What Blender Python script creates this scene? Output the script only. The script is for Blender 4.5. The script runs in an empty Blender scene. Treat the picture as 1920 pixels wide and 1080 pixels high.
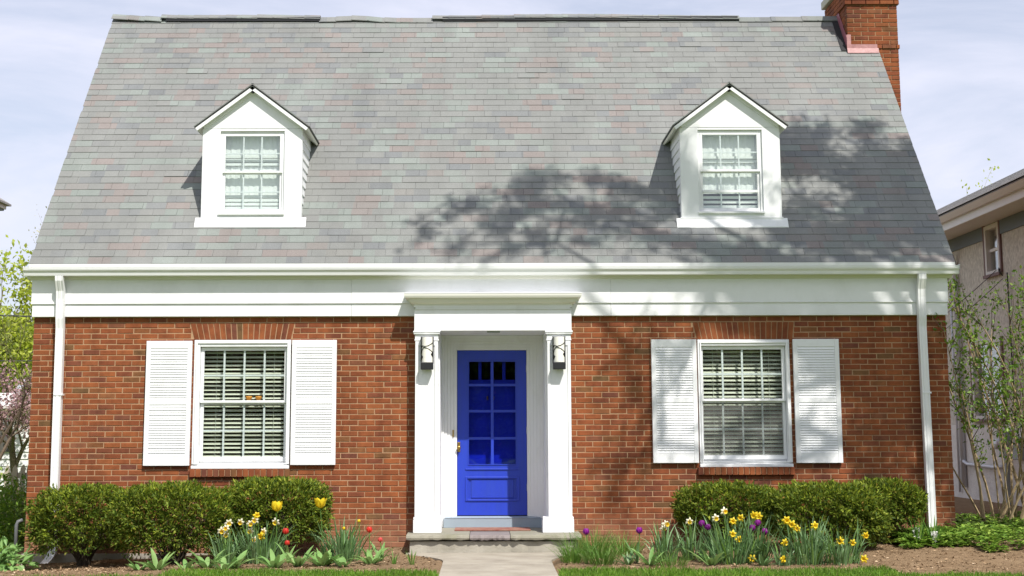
import bpy, bmesh, math, random
import numpy as np
from mathutils import Vector, Matrix
S = bpy.context.scene
COL = S.collection
rad = math.radians
R = random.Random(7)
NR = np.random.default_rng(11)

# ------------------------------------------------------------------ camera
cam_d = bpy.data.cameras.new('camera'); cam = bpy.data.objects.new('camera', cam_d); COL.objects.link(cam)
cam_d.sensor_width = 36.0; cam_d.lens = 2500.0 / 1920.0 * 36.0
cam_d.shift_x = (960 - 908) / 1920.0; cam_d.shift_y = -(540 - 462.5) / 1920.0
cam_d.clip_end = 3000
cam.matrix_world = Matrix.Translation((0, -16.5, 1.51)) @ Matrix.Rotation(math.pi / 2 + math.atan(.135), 4, 'X') @ Matrix.Rotation(rad(-.13), 4, 'Z')
S.camera = cam

# ------------------------------------------------------------------ sun, sky, exposure
SUN = Vector((.52, -1.0, 1.45)).normalized()          # towards the sun
sd = bpy.data.lights.new('sun', 'SUN'); sd.energy = 4.2; sd.angle = rad(.55); sd.color = (1.0, .955, .89)
so = bpy.data.objects.new('sun', sd); COL.objects.link(so); so.location = SUN * 60
so.rotation_euler = SUN.to_track_quat('Z', 'Y').to_euler()
W = bpy.data.worlds.new('World'); S.world = W; W.use_nodes = True
nt = W.node_tree; nt.nodes.clear()
sky = nt.nodes.new('ShaderNodeTexSky'); sky.sky_type = 'NISHITA'; sky.sun_disc = False
sky.sun_elevation = math.asin(SUN.z); sky.sun_rotation = math.atan2(SUN.x, SUN.y)
sky.air_density = 1.0; sky.dust_density = 1.5; sky.ozone_density = 1.0
tc = nt.nodes.new('ShaderNodeTexCoord'); mp = nt.nodes.new('ShaderNodeMapping')
mp.inputs['Scale'].default_value = (1.3, 1.3, 5.0); mp.inputs['Rotation'].default_value = (0, rad(22), rad(20))
nz = nt.nodes.new('ShaderNodeTexNoise'); nz.inputs['Scale'].default_value = 2.6; nz.inputs['Detail'].default_value = 9; nz.inputs['Roughness'].default_value = .58; nz.inputs['Distortion'].default_value = .7
rp = nt.nodes.new('ShaderNodeValToRGB'); rp.color_ramp.elements[0].position = .36; rp.color_ramp.elements[1].position = .66
rp.color_ramp.elements[0].color = (.52, .52, .52, 1); rp.color_ramp.elements[1].color = (.97, .97, .97, 1)
mx = nt.nodes.new('ShaderNodeMix'); mx.data_type = 'RGBA'
mx.inputs[7].default_value = (6.5, 6.6, 7.7, 1)
bg = nt.nodes.new('ShaderNodeBackground'); bg.inputs[1].default_value = .105
wo = nt.nodes.new('ShaderNodeOutputWorld'); L = nt.links
L.new(tc.outputs['Generated'], mp.inputs[0]); L.new(mp.outputs[0], nz.inputs['Vector']); L.new(nz.outputs[0], rp.inputs[0])
L.new(rp.outputs[0], mx.inputs[0]); L.new(sky.outputs[0], mx.inputs[6]); L.new(mx.outputs[2], bg.inputs[0]); L.new(bg.outputs[0], wo.inputs[0])
S.view_settings.view_transform = 'Standard'; S.view_settings.look = 'None'; S.view_settings.gamma = 1; S.view_settings.use_curve_mapping = False
S.view_settings.exposure = .42
S.render.engine = 'CYCLES'
S.cycles.max_bounces = 8; S.cycles.transparent_max_bounces = 16

# ------------------------------------------------------------------ materials
def nodes(name):
    m = bpy.data.materials.new(name); m.use_nodes = True
    n = m.node_tree; b = n.nodes['Principled BSDF']
    return m, n, b
def N(n, t, **kw):
    x = n.nodes.new(t)
    for k, v in kw.items():
        if k in x.inputs.keys() if hasattr(x.inputs, 'keys') else False: x.inputs[k].default_value = v
        else: setattr(x, k, v)
    return x
def island_random(n):
    """one random value for each separate piece, whether it is its own object or an island of a joined mesh"""
    g = N(n, 'ShaderNodeNewGeometry'); o = N(n, 'ShaderNodeObjectInfo')
    a = N(n, 'ShaderNodeMath', operation='ADD'); f = N(n, 'ShaderNodeMath', operation='FRACT')
    n.links.new(g.outputs['Random Per Island'], a.inputs[0]); n.links.new(o.outputs['Random'], a.inputs[1]); n.links.new(a.outputs[0], f.inputs[0])
    return f.outputs[0]
def ramp(n, stops, const=False):
    r = N(n, 'ShaderNodeValToRGB'); cr = r.color_ramp
    if const: cr.interpolation = 'CONSTANT'
    while len(cr.elements) < len(stops): cr.elements.new(.5)
    for e, (p, c) in zip(cr.elements, stops): e.position = p; e.color = (*c, 1)
    return r
def mixc(n, a, b, fac, mode='MIX'):
    m = N(n, 'ShaderNodeMix', data_type='RGBA', blend_type=mode)
    for v, i in ((fac, 0), (a, 6), (b, 7)):
        if hasattr(v, 'is_linked') or isinstance(v, bpy.types.NodeSocket): n.links.new(v, m.inputs[i])
        else: m.inputs[i].default_value = v if i == 0 else (*v, 1)
    return m.outputs[2]
def noise(n, scale, detail=4, rough=.55, coord=None, vec=None, out=0):
    t = N(n, 'ShaderNodeTexNoise'); t.inputs['Scale'].default_value = scale; t.inputs['Detail'].default_value = detail; t.inputs['Roughness'].default_value = rough
    if vec is None:
        g = N(n, 'ShaderNodeNewGeometry'); vec = g.outputs['Position']
    if coord:
        mm = N(n, 'ShaderNodeMapping'); mm.inputs['Scale'].default_value = coord; n.links.new(vec, mm.inputs[0]); vec = mm.outputs[0]
    n.links.new(vec, t.inputs['Vector'])
    return t.outputs[out]
def bump(n, b, h, strength, dist=.01):
    x = N(n, 'ShaderNodeBump'); x.inputs['Strength'].default_value = strength; x.inputs['Distance'].default_value = dist
    n.links.new(h, x.inputs['Height']); n.links.new(x.outputs[0], b.inputs['Normal'])
def pm(name, c, rough=.6, var=.12, scale=4., bs=0., bscale=80., dirt=None, dscale=1.2, dlo=.45, dhi=.75, spec=.4, metal=0., stretch=None, rnd=0.):
    m, n, b = nodes(name)
    lo = tuple(v * (1 - var) for v in c); hi = tuple(min(1, v * (1 + var)) for v in c)
    col = mixc(n, lo, hi, noise(n, scale, 6, .6, coord=stretch))
    if dirt:
        r = N(n, 'ShaderNodeMapRange'); r.inputs[1].default_value = dlo; r.inputs[2].default_value = dhi; r.inputs[4].default_value = .85
        n.links.new(noise(n, dscale, 7, .65, coord=stretch), r.inputs[0])
        col = mixc(n, col, dirt, r.outputs[0])
    if rnd:
        rr = ramp(n, [(0, (1 - rnd,) * 3), (1, (1 + rnd,) * 3)]); n.links.new(island_random(n), rr.inputs[0])
        col = mixc(n, col, rr.outputs[0], 1., 'MULTIPLY')
    n.links.new(col, b.inputs['Base Color'])
    b.inputs['Roughness'].default_value = rough; b.inputs['Specular IOR Level'].default_value = spec; b.inputs['Metallic'].default_value = metal
    if bs: bump(n, b, noise(n, bscale, 5, .6, coord=stretch), bs)
    return m
M = {}
# brick: each brick takes its own colour, kiln streaks inside
def brick_mat():
    m, n, b = nodes('fired_brick')
    r = ramp(n, [(0, (0.233, 0.071, 0.026)), (.14, (0.286, 0.091, 0.032)), (.28, (0.220, 0.064, 0.024)), (.42, (0.260, 0.079, 0.027)), (.55, (0.194, 0.055, 0.023)),
                 (.66, (0.272, 0.085, 0.030)), (.76, (0.169, 0.053, 0.027)), (.82, (0.247, 0.071, 0.026)), (.90, (0.156, 0.054, 0.033)), (.94, (0.250, 0.098, 0.038)), (.97, (0.142, 0.080, 0.034)), (1, (0.263, 0.080, 0.027))])
    n.links.new(island_random(n), r.inputs[0])
    s = noise(n, 9, 5, .6)
    sr = ramp(n, [(.3, (.72, .70, .72)), (.55, (1, 1, 1)), (.8, (1.22, 1.16, 1.05))]); n.links.new(s, sr.inputs[0])
    c = mixc(n, r.outputs[0], sr.outputs[0], 1., 'MULTIPLY')
    f = noise(n, 260, 3, .7); fr = ramp(n, [(.3, (.8, .8, .8)), (.7, (1.18, 1.18, 1.18))]); n.links.new(f, fr.inputs[0])
    c = mixc(n, c, fr.outputs[0], 1., 'MULTIPLY')
    # soft vertical shade bands painted into the brick colour, with some weathering
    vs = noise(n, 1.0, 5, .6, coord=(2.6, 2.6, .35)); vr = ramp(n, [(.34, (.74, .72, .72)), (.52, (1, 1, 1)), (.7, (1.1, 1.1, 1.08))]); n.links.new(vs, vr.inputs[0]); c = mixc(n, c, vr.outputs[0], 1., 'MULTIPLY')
    # pale mineral bloom near the ground and in a few patches
    e = N(n, 'ShaderNodeMapRange'); e.inputs[1].default_value = .58; e.inputs[2].default_value = .82; e.inputs[4].default_value = .28
    n.links.new(noise(n, 1.1, 6, .7), e.inputs[0]); c = mixc(n, c, (.42, .20, .13), e.outputs[0])
    gz = N(n, 'ShaderNodeNewGeometry'); sz = N(n, 'ShaderNodeSeparateXYZ'); n.links.new(gz.outputs['Position'], sz.inputs[0])
    za = N(n, 'ShaderNodeMath', operation='MULTIPLY_ADD'); za.inputs[1].default_value = -.55; n.links.new(noise(n, 3.2, 6, .7), za.inputs[0]); n.links.new(sz.outputs[2], za.inputs[2])
    zr = N(n, 'ShaderNodeMapRange'); zr.inputs[1].default_value = .22; zr.inputs[2].default_value = -.18; zr.inputs[4].default_value = .42; n.links.new(za.outputs[0], zr.inputs[0]); c = mixc(n, c, (.34, .205, .14), zr.outputs[0])
    n.links.new(c, b.inputs['Base Color']); b.inputs['Roughness'].default_value = .85; b.inputs['Specular IOR Level'].default_value = .25
    bump(n, b, noise(n, 140, 5, .7), .35, .006)
    return m
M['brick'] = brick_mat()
M['mortar'] = pm('tan_mortar', (.41, .255, .15), .95, .16, 9, .4, 200, dirt=(.29, .18, .105), dscale=2.5, spec=.1)
# the unseen sides: brickwork as a texture
def brick_side():
    m, n, b = nodes('side_brickwork')
    g = N(n, 'ShaderNodeNewGeometry'); sp = N(n, 'ShaderNodeSeparateXYZ'); cb = N(n, 'ShaderNodeCombineXYZ')
    a = N(n, 'ShaderNodeMath', operation='ADD')
    n.links.new(g.outputs['Position'], sp.inputs[0]); n.links.new(sp.outputs[0], a.inputs[0]); n.links.new(sp.outputs[1], a.inputs[1]); n.links.new(a.outputs[0], cb.inputs[0]); n.links.new(sp.outputs[2], cb.inputs[1])
    t = N(n, 'ShaderNodeTexBrick'); t.inputs['Scale'].default_value = 1; t.inputs['Brick Width'].default_value = .206; t.inputs['Row Height'].default_value = .0667; t.inputs['Mortar Size'].default_value = .005
    t.inputs['Color1'].default_value = (.30, .072, .03, 1); t.inputs['Color2'].default_value = (.2, .05, .025, 1); t.inputs['Mortar'].default_value = (.5, .36, .22, 1)
    n.links.new(cb.outputs[0], t.inputs['Vector']); n.links.new(t.outputs[0], b.inputs['Base Color']); b.inputs['Roughness'].default_value = .9
    return m
M['side'] = brick_side()
# asphalt shingle: courses 0.125 m up the slope, colour blends in short runs that ignore the tab joints
def shingle_mat(name='asphalt_shingle', gain=1.0, sl=(.619, .7855)):
    m, n, b = nodes(name)
    g = N(n, 'ShaderNodeNewGeometry'); sp = N(n, 'ShaderNodeSeparateXYZ'); n.links.new(g.outputs['Position'], sp.inputs[0])
    def ma(op, a, c):
        x = N(n, 'ShaderNodeMath', operation=op)
        for i, v in enumerate((a, c)):
            if isinstance(v, (int, float)): x.inputs[i].default_value = v
            else: n.links.new(v, x.inputs[i])
        return x.outputs[0]
    u = ma('ADD', ma('MULTIPLY', ma('ADD', sp.outputs[1], .25), sl[0]), ma('MULTIPLY', ma('ADD', sp.outputs[2], -3.498), sl[1]))
    row = ma('FLOOR', ma('DIVIDE', ma('ADD', u, -.004), .12504), 0)
    wn = N(n, 'ShaderNodeTexWhiteNoise', noise_dimensions='1D'); n.links.new(row, wn.inputs['W'])
    # run length jitter: warp x with a smooth noise, then cut to cells
    cbw = N(n, 'ShaderNodeCombineXYZ'); n.links.new(sp.outputs[0], cbw.inputs[0]); n.links.new(ma('MULTIPLY', row, 7.31), cbw.inputs[1])
    wz = noise(n, 1.7, 2, .5, vec=cbw.outputs[0])
    cell = ma('FLOOR', ma('ADD', ma('ADD', ma('DIVIDE', sp.outputs[0], .27), ma('MULTIPLY', wn.outputs['Value'], 13.7)), ma('MULTIPLY', wz, 2.4)), 0)
    cb = N(n, 'ShaderNodeCombineXYZ'); n.links.new(cell, cb.inputs[0]); n.links.new(row, cb.inputs[1])
    w2 = N(n, 'ShaderNodeTexWhiteNoise', noise_dimensions='2D'); n.links.new(cb.outputs[0], w2.inputs['Vector'])
    base = (.196, .201, .193); grn = (.196, .217, .202); pnk = (.211, .187, .177); blu = (.164, .172, .175)
    r = ramp(n, [(0, base), (.40, base), (.43, grn), (.50, (.214, .235, .220)), (.60, (.193, .206, .194)), (.63, pnk), (.73, (.205, .190, .180)), (.76, base), (.83, (.190, .193, .186)), (.86, blu), (.96, (.178, .185, .185)), (1, base)])
    n.links.new(w2.outputs['Value'], r.inputs[0])
    c = r.outputs[0]
    gr = ramp(n, [(.25, (.66, .66, .66)), (.5, (1, 1, 1)), (.78, (1.36, 1.36, 1.36))]); n.links.new(noise(n, 170, 3, .8), gr.inputs[0])
    c = mixc(n, c, gr.outputs[0], 1., 'MULTIPLY')
    lg = ramp(n, [(.3, (.93 * gain,) * 3), (.7, (1.19 * gain,) * 3)]); n.links.new(noise(n, .9, 7, .65, coord=(1.6, .5, .5)), lg.inputs[0])
    c = mixc(n, c, lg.outputs[0], 1., 'MULTIPLY')
    ir = ramp(n, [(0, (.965, .965, .965)), (1, (1.035, 1.035, 1.035))]); n.links.new(island_random(n), ir.inputs[0])
    c = mixc(n, c, ir.outputs[0], 1., 'MULTIPLY')
    n.links.new(c, b.inputs['Base Color']); b.inputs['Roughness'].default_value = .93; b.inputs['Specular IOR Level'].default_value = .2
    bump(n, b, noise(n, 320, 3, .8), .5, .004)
    return m
M['shingle'] = shingle_mat()
M['deck'] = pm('tar_paper', (.03, .03, .032), .9, .2, 10)
M['white'] = pm('white_paint', (.80, .81, .82), .5, .035, 3, .04, 60, dirt=(.62, .62, .60), dscale=2.2, dlo=.5, dhi=.95, stretch=(2, 2, .7))
M['trimwood'] = pm('white_board', (.80, .81, .82), .5, .03, 2.5, .05, 40, dirt=(.62, .63, .61), dscale=1.6, dlo=.46, dhi=.95, stretch=(1.2, 1, .8))
M['cream'] = pm('cream_trim', (.72, .715, .65), .5, .04, 3, .04, 60)
M['alum'] = pm('white_aluminium', (.78, .785, .79), .38, .03, 3, 0, dirt=(.55, .56, .55), dscale=3, dlo=.6, dhi=.95, stretch=(2, 2, .4))
M['blue'] = pm('blue_door_paint', (.020, .050, .48), .38, .12, 3, .12, 26, dirt=(.028, .065, .40), dscale=5, dlo=.45, dhi=.8, spec=.45, stretch=(4, 4, .7))
M['sillgrey'] = pm('blue_grey_sill_paint', (.29, .35, .405), .6, .08, 6)
M['stone'] = pm('flagstone', (.26, .245, .195), .85, .25, 7, .6, 25, dirt=(.17, .17, .10), dscale=3.5, rnd=.12)
M['stone2'] = pm('purple_flagstone', (.22, .19, .185), .85, .2, 7, .5, 25)
M['riser'] = pm('rough_concrete', (.37, .345, .29), .92, .2, 6, .6, 40, dirt=(.20, .185, .14), dscale=3, stretch=(1, 1, 3))
M['concrete'] = pm('walk_concrete', (.36, .325, .265), .9, .22, 3.5, .5, 70, dirt=(.24, .21, .165), dscale=2.6, dlo=.42, dhi=.72)
M['found'] = pm('foundation_concrete', (.38, .35, .30), .9, .15, 4, .4, 40)
M['black'] = pm('black_iron', (.018, .018, .02), .45, .2, 20, .1, 60)
M['brass'] = pm('aged_brass', (.45, .30, .10), .3, .15, 20, metal=.9)
M['steel'] = pm('steel', (.55, .55, .53), .35, .1, 20, metal=.9)
M['lampglass'] = pm('cream_glass', (.86, .84, .76), .3, .04, 8)
M['matred'] = pm('red_doormat', (.25, .085, .06), .95, .25, 30, .6, 200, dirt=(.36, .24, .17), dscale=9, dlo=.4, dhi=.7)
M['copper'] = pm('pink_flashing', (.46, .24, .235), .5, .2, 12, .3, 20, dirt=(.30, .14, .14), dscale=9, dlo=.42, dhi=.68)
M['copperdk'] = pm('plum_flashing', (.32, .115, .14), .5, .2, 8)
M['cap'] = pm('chimney_cap_concrete', (.50, .48, .40), .9, .12, 5, .3, 40)
M['slat'] = pm('cream_blind_slat', (.74, .73, .60), .5, .03, 5)
M['curtain'] = pm('white_fabric', (.84, .84, .82), .9, .05, 9)
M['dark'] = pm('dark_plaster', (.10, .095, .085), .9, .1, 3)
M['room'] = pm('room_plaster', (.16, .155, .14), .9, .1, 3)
M['screen'] = None
M['orange'] = pm('orange_glass', (.75, .30, .05), .4, .1, 10)
M['stucco'] = pm('stucco', (.68, .645, .565), .95, .3, 26, 1.0, 60, dirt=(.32, .295, .245), dscale=14, dlo=.38, dhi=.72, stretch=(1.5, 1.5, .8))
M['stucco_lit'] = pm('lit_stucco', (.72, .70, .66), .95, .14, 14, 1.0, 38, dirt=(.55, .53, .49), dscale=6)  # light on the lower wall put into a paler stucco colour
M['greytrim'] = pm('slate_blue_trim', (.13, .155, .18), .6, .06, 4)
M['taupe'] = pm('taupe_trim', (.64, .61, .58), .6, .05, 4)
M['gutterpale'] = pm('pale_gutter', (.60, .57, .54), .5, .05, 4)
M['redtrim'] = pm('dark_red_trim', (.16, .085, .08), .6, .1, 6)
M['galv'] = pm('galvanised_metal', (.60, .62, .66), .45, .1, 6, metal=.1)
M['metergrey'] = pm('meter_grey', (.30, .33, .33), .5, .08, 6)
M['pipegrey'] = pm('dark_pipe', (.12, .125, .13), .5, .1, 8)
M['nroof'] = pm('grey_neighbour_shingle', (.30, .29, .285), .95, .35, 7, .6, 60, dirt=(.20, .195, .19), dscale=9, spec=.1)
M['wire'] = pm('black_cable', (.03, .03, .032), .6, .05)
M['garage'] = pm('white_siding', (.74, .74, .72), .7, .05, 4)
M['fencewood'] = pm('weathered_picket', (.42, .37, .29), .85, .2, 8, .3, 40, stretch=(4, 4, .6))
M['bark'] = pm('bark', (.15, .115, .08), .9, .3, 14, .8, 30, stretch=(3, 3, .6))
M['twig'] = pm('pale_twig', (.36, .27, .155), .85, .25, 14, .3, 60)
M['twigd'] = pm('dark_twig', (.13, .095, .065), .9, .25, 14)
M['core'] = pm('yew_branch', (.055, .042, .028), .95, .3, 14)
def glass_mat(name='window_glass', tint=(.93, .96, .95), refl=1.6):
    m = bpy.data.materials.new(name); m.use_nodes = True; n = m.node_tree; n.nodes.clear()
    t = N(n, 'ShaderNodeBsdfTransparent'); t.inputs[0].default_value = (*tint, 1)
    g = N(n, 'ShaderNodeBsdfGlossy'); g.inputs['Roughness'].default_value = .004; g.inputs[0].default_value = (1, 1, 1, 1)
    lw = N(n, 'ShaderNodeLayerWeight'); pw = N(n, 'ShaderNodeMath', operation='POWER'); pw.inputs[1].default_value = 5
    n.links.new(lw.outputs['Facing'], pw.inputs[0]); f = N(n, 'ShaderNodeMath', operation='MULTIPLY_ADD'); f.inputs[1].default_value = .96; f.inputs[2].default_value = .042; n.links.new(pw.outputs[0], f.inputs[0])
    lw.inputs[0].default_value = .5
    k = N(n, 'ShaderNodeMath', operation='MULTIPLY'); k.inputs[1].default_value = refl; k.use_clamp = True
    mx = N(n, 'ShaderNodeMixShader'); o = N(n, 'ShaderNodeOutputMaterial')
    nb = N(n, 'ShaderNodeBump'); nb.inputs['Strength'].default_value = .04; nb.inputs['Distance'].default_value = .02
    n.links.new(noise(n, 2.2, 2), nb.inputs['Height']); n.links.new(nb.outputs[0], g.inputs['Normal'])
    n.links.new(f.outputs[0], k.inputs[0]); n.links.new(k.outputs[0], mx.inputs[0]); n.links.new(t.outputs[0], mx.inputs[1]); n.links.new(g.outputs[0], mx.inputs[2]); n.links.new(mx.outputs[0], o.inputs[0])
    return m
M['glass'] = glass_mat(refl=1.7)
M['doorglass'] = glass_mat('door_glass', (.66, .70, .95), 1.1)
_m, _n, _b = nodes('insect_screen'); _t = N(_n, 'ShaderNodeBsdfTransparent'); _x = N(_n, 'ShaderNodeMixShader'); _x.inputs[0].default_value = .2
_b.inputs['Base Color'].default_value = (.22, .22, .21, 1); _b.inputs['Roughness'].default_value = .8
_n.links.new(_t.outputs[0], _x.inputs[1]); _n.links.new(_b.outputs[0], _x.inputs[2]); _n.links.new(_x.outputs[0], _n.nodes['Material Output'].inputs[0]); M['screen'] = _m
def leaf_mat(name, stops, trans=.35, rough=.5, spec=.35):
    m = bpy.data.materials.new(name); m.use_nodes = True; n = m.node_tree; b = n.nodes['Principled BSDF']; o = n.nodes['Material Output']
    r = ramp(n, stops); n.links.new(island_random(n), r.inputs[0])
    v = ramp(n, [(.25, (.72, .72, .72)), (.75, (1.25, 1.25, 1.25))]); n.links.new(noise(n, 3.5, 3), v.inputs[0])
    c = mixc(n, r.outputs[0], v.outputs[0], 1., 'MULTIPLY')
    n.links.new(c, b.inputs['Base Color']); b.inputs['Roughness'].default_value = rough; b.inputs['Specular IOR Level'].default_value = spec
    t = N(n, 'ShaderNodeBsdfTranslucent'); n.links.new(c, t.inputs[0])
    mx = N(n, 'ShaderNodeMixShader'); mx.inputs[0].default_value = trans
    n.links.new(b.outputs[0], mx.inputs[1]); n.links.new(t.outputs[0], mx.inputs[2]); n.links.new(mx.outputs[0], o.inputs[0])
    return m
M['yew'] = leaf_mat('yew_needles', [(0, (0.045, 0.086, 0.010)), (.3, (0.083, 0.135, 0.015)), (.6, (0.131, 0.182, 0.021)), (.8, (0.179, 0.224, 0.026)), (.93, (0.206, 0.271, 0.043)), (.965, (0.220, 0.209, 0.043)), (1, (0.330, 0.185, 0.043))], .3, .55, .2)
M['yewnew'] = leaf_mat('yew_new_growth', [(0, (.17, .24, .02)), (.6, (.27, .33, .03)), (1, (.36, .40, .05))], .35, .5, .2)
M['daff'] = leaf_mat('daffodil_leaf', [(0, (.10, .20, .065)), (.5, (.15, .27, .10)), (.85, (.23, .36, .18)), (1, (.19, .34, .05))], .3, .42)
M['stemg'] = leaf_mat('flower_stem', [(0, (.10, .2, .04)), (1, (.14, .26, .05))], .2, .5)
M['tulipleaf'] = leaf_mat('tulip_leaf', [(0, (.17, .32, .09)), (.5, (.23, .40, .12)), (1, (.29, .45, .15))], .3, .45)
M['grass'] = leaf_mat('lawn_blade', [(0, (.10, .22, .02)), (.6, (.17, .32, .03)), (.92, (.24, .38, .05)), (1, (.36, .34, .13))], .35, .5)
M['tuft'] = leaf_mat('tuft_blade', [(0, (.07, .17, .02)), (.6, (.12, .25, .035)), (1, (.20, .33, .06))], .35, .5)
M['cover'] = leaf_mat('ground_cover_leaf', [(0, (.10, .20, .025)), (.6, (.19, .32, .04)), (1, (.33, .45, .08))], .3, .45)
M['lime'] = leaf_mat('spring_leaf', [(0, (.30, .38, .03)), (.5, (.42, .49, .05)), (1, (.54, .57, .12))], .45, .5)
M['shrubleaf'] = leaf_mat('shrub_leaf', [(0, (.09, .19, .02)), (.6, (.16, .28, .03)), (1, (.26, .38, .05))], .4, .45)
M['olive'] = leaf_mat('olive_leaf', [(0, (.12, .17, .03)), (.6, (.19, .23, .05)), (1, (.28, .30, .09))], .35, .5)
M['pink'] = leaf_mat('pink_blossom', [(0, (.34, .20, .22)), (.6, (.46, .30, .30)), (1, (.30, .27, .14))], .3, .6)
M['bud'] = leaf_mat('pale_bud', [(0, (.44, .44, .28)), (1, (.55, .52, .36))], .3, .6)
M['petw'] = leaf_mat('cream_petal', [(0, (.80, .76, .56)), (1, (.86, .83, .68))], .3, .5)
M['pety'] = leaf_mat('yellow_petal', [(0, (.82, .60, .015)), (1, (.88, .70, .04))], .3, .5)
M['petd'] = leaf_mat('gold_trumpet', [(0, (.84, .56, .012)), (1, (.86, .66, .03))], .25, .5)
M['petp'] = leaf_mat('purple_petal', [(0, (.22, .012, .24)), (1, (.30, .02, .30))], .25, .4)
M['petr'] = leaf_mat('red_petal', [(0, (.66, .03, .022)), (1, (.74, .06, .04))], .25, .4)
M['petpk'] = leaf_mat('coral_petal', [(0, (.72, .10, .09)), (1, (.76, .14, .12))], .25, .4)
M['hyac'] = leaf_mat('white_hyacinth', [(0, (.80, .80, .76)), (1, (.85, .85, .82))], .25, .5)
M['mulch'] = leaf_mat('mulch_chip', [(0, (.15, .095, .055)), (.5, (.28, .19, .11)), (.85, (.40, .28, .17)), (1, (.52, .40, .27))], 0, .9, .1)
# ground: lawn or soil by place
def ground_mat():
    m, n, b = nodes('soil_and_turf')
    g = N(n, 'ShaderNodeNewGeometry'); at = N(n, 'ShaderNodeAttribute'); at.attribute_name = 'turf'
    so_ = ramp(n, [(.3, (.19, .125, .072)), (.55, (.30, .205, .12)), (.75, (.40, .285, .175))]); n.links.new(noise(n, 6, 9, .75), so_.inputs[0])
    tu = ramp(n, [(.3, (.08, .15, .015)), (.7, (.16, .26, .03))]); n.links.new(noise(n, 5, 6, .7), tu.inputs[0])
    nn = N(n, 'ShaderNodeMath', operation='ADD'); n.links.new(at.outputs['Fac'], nn.inputs[0])
    n2 = N(n, 'ShaderNodeMapRange'); n2.inputs[3].default_value = -.3; n2.inputs[4].default_value = .3; n.links.new(noise(n, 5, 5, .7), n2.inputs[0]); n.links.new(n2.outputs[0], nn.inputs[1])
    st = N(n, 'ShaderNodeMapRange'); st.inputs[1].default_value = .42; st.inputs[2].default_value = .58; n.links.new(nn.outputs[0], st.inputs[0])
    n.links.new(mixc(n, so_.outputs[0], tu.outputs[0], st.outputs[0]), b.inputs['Base Color']); b.inputs['Roughness'].default_value = .95; b.inputs['Specular IOR Level'].default_value = .1
    bump(n, b, noise(n, 45, 8, .75), 1.0, .03)
    return m
M['ground'] = ground_mat()

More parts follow.
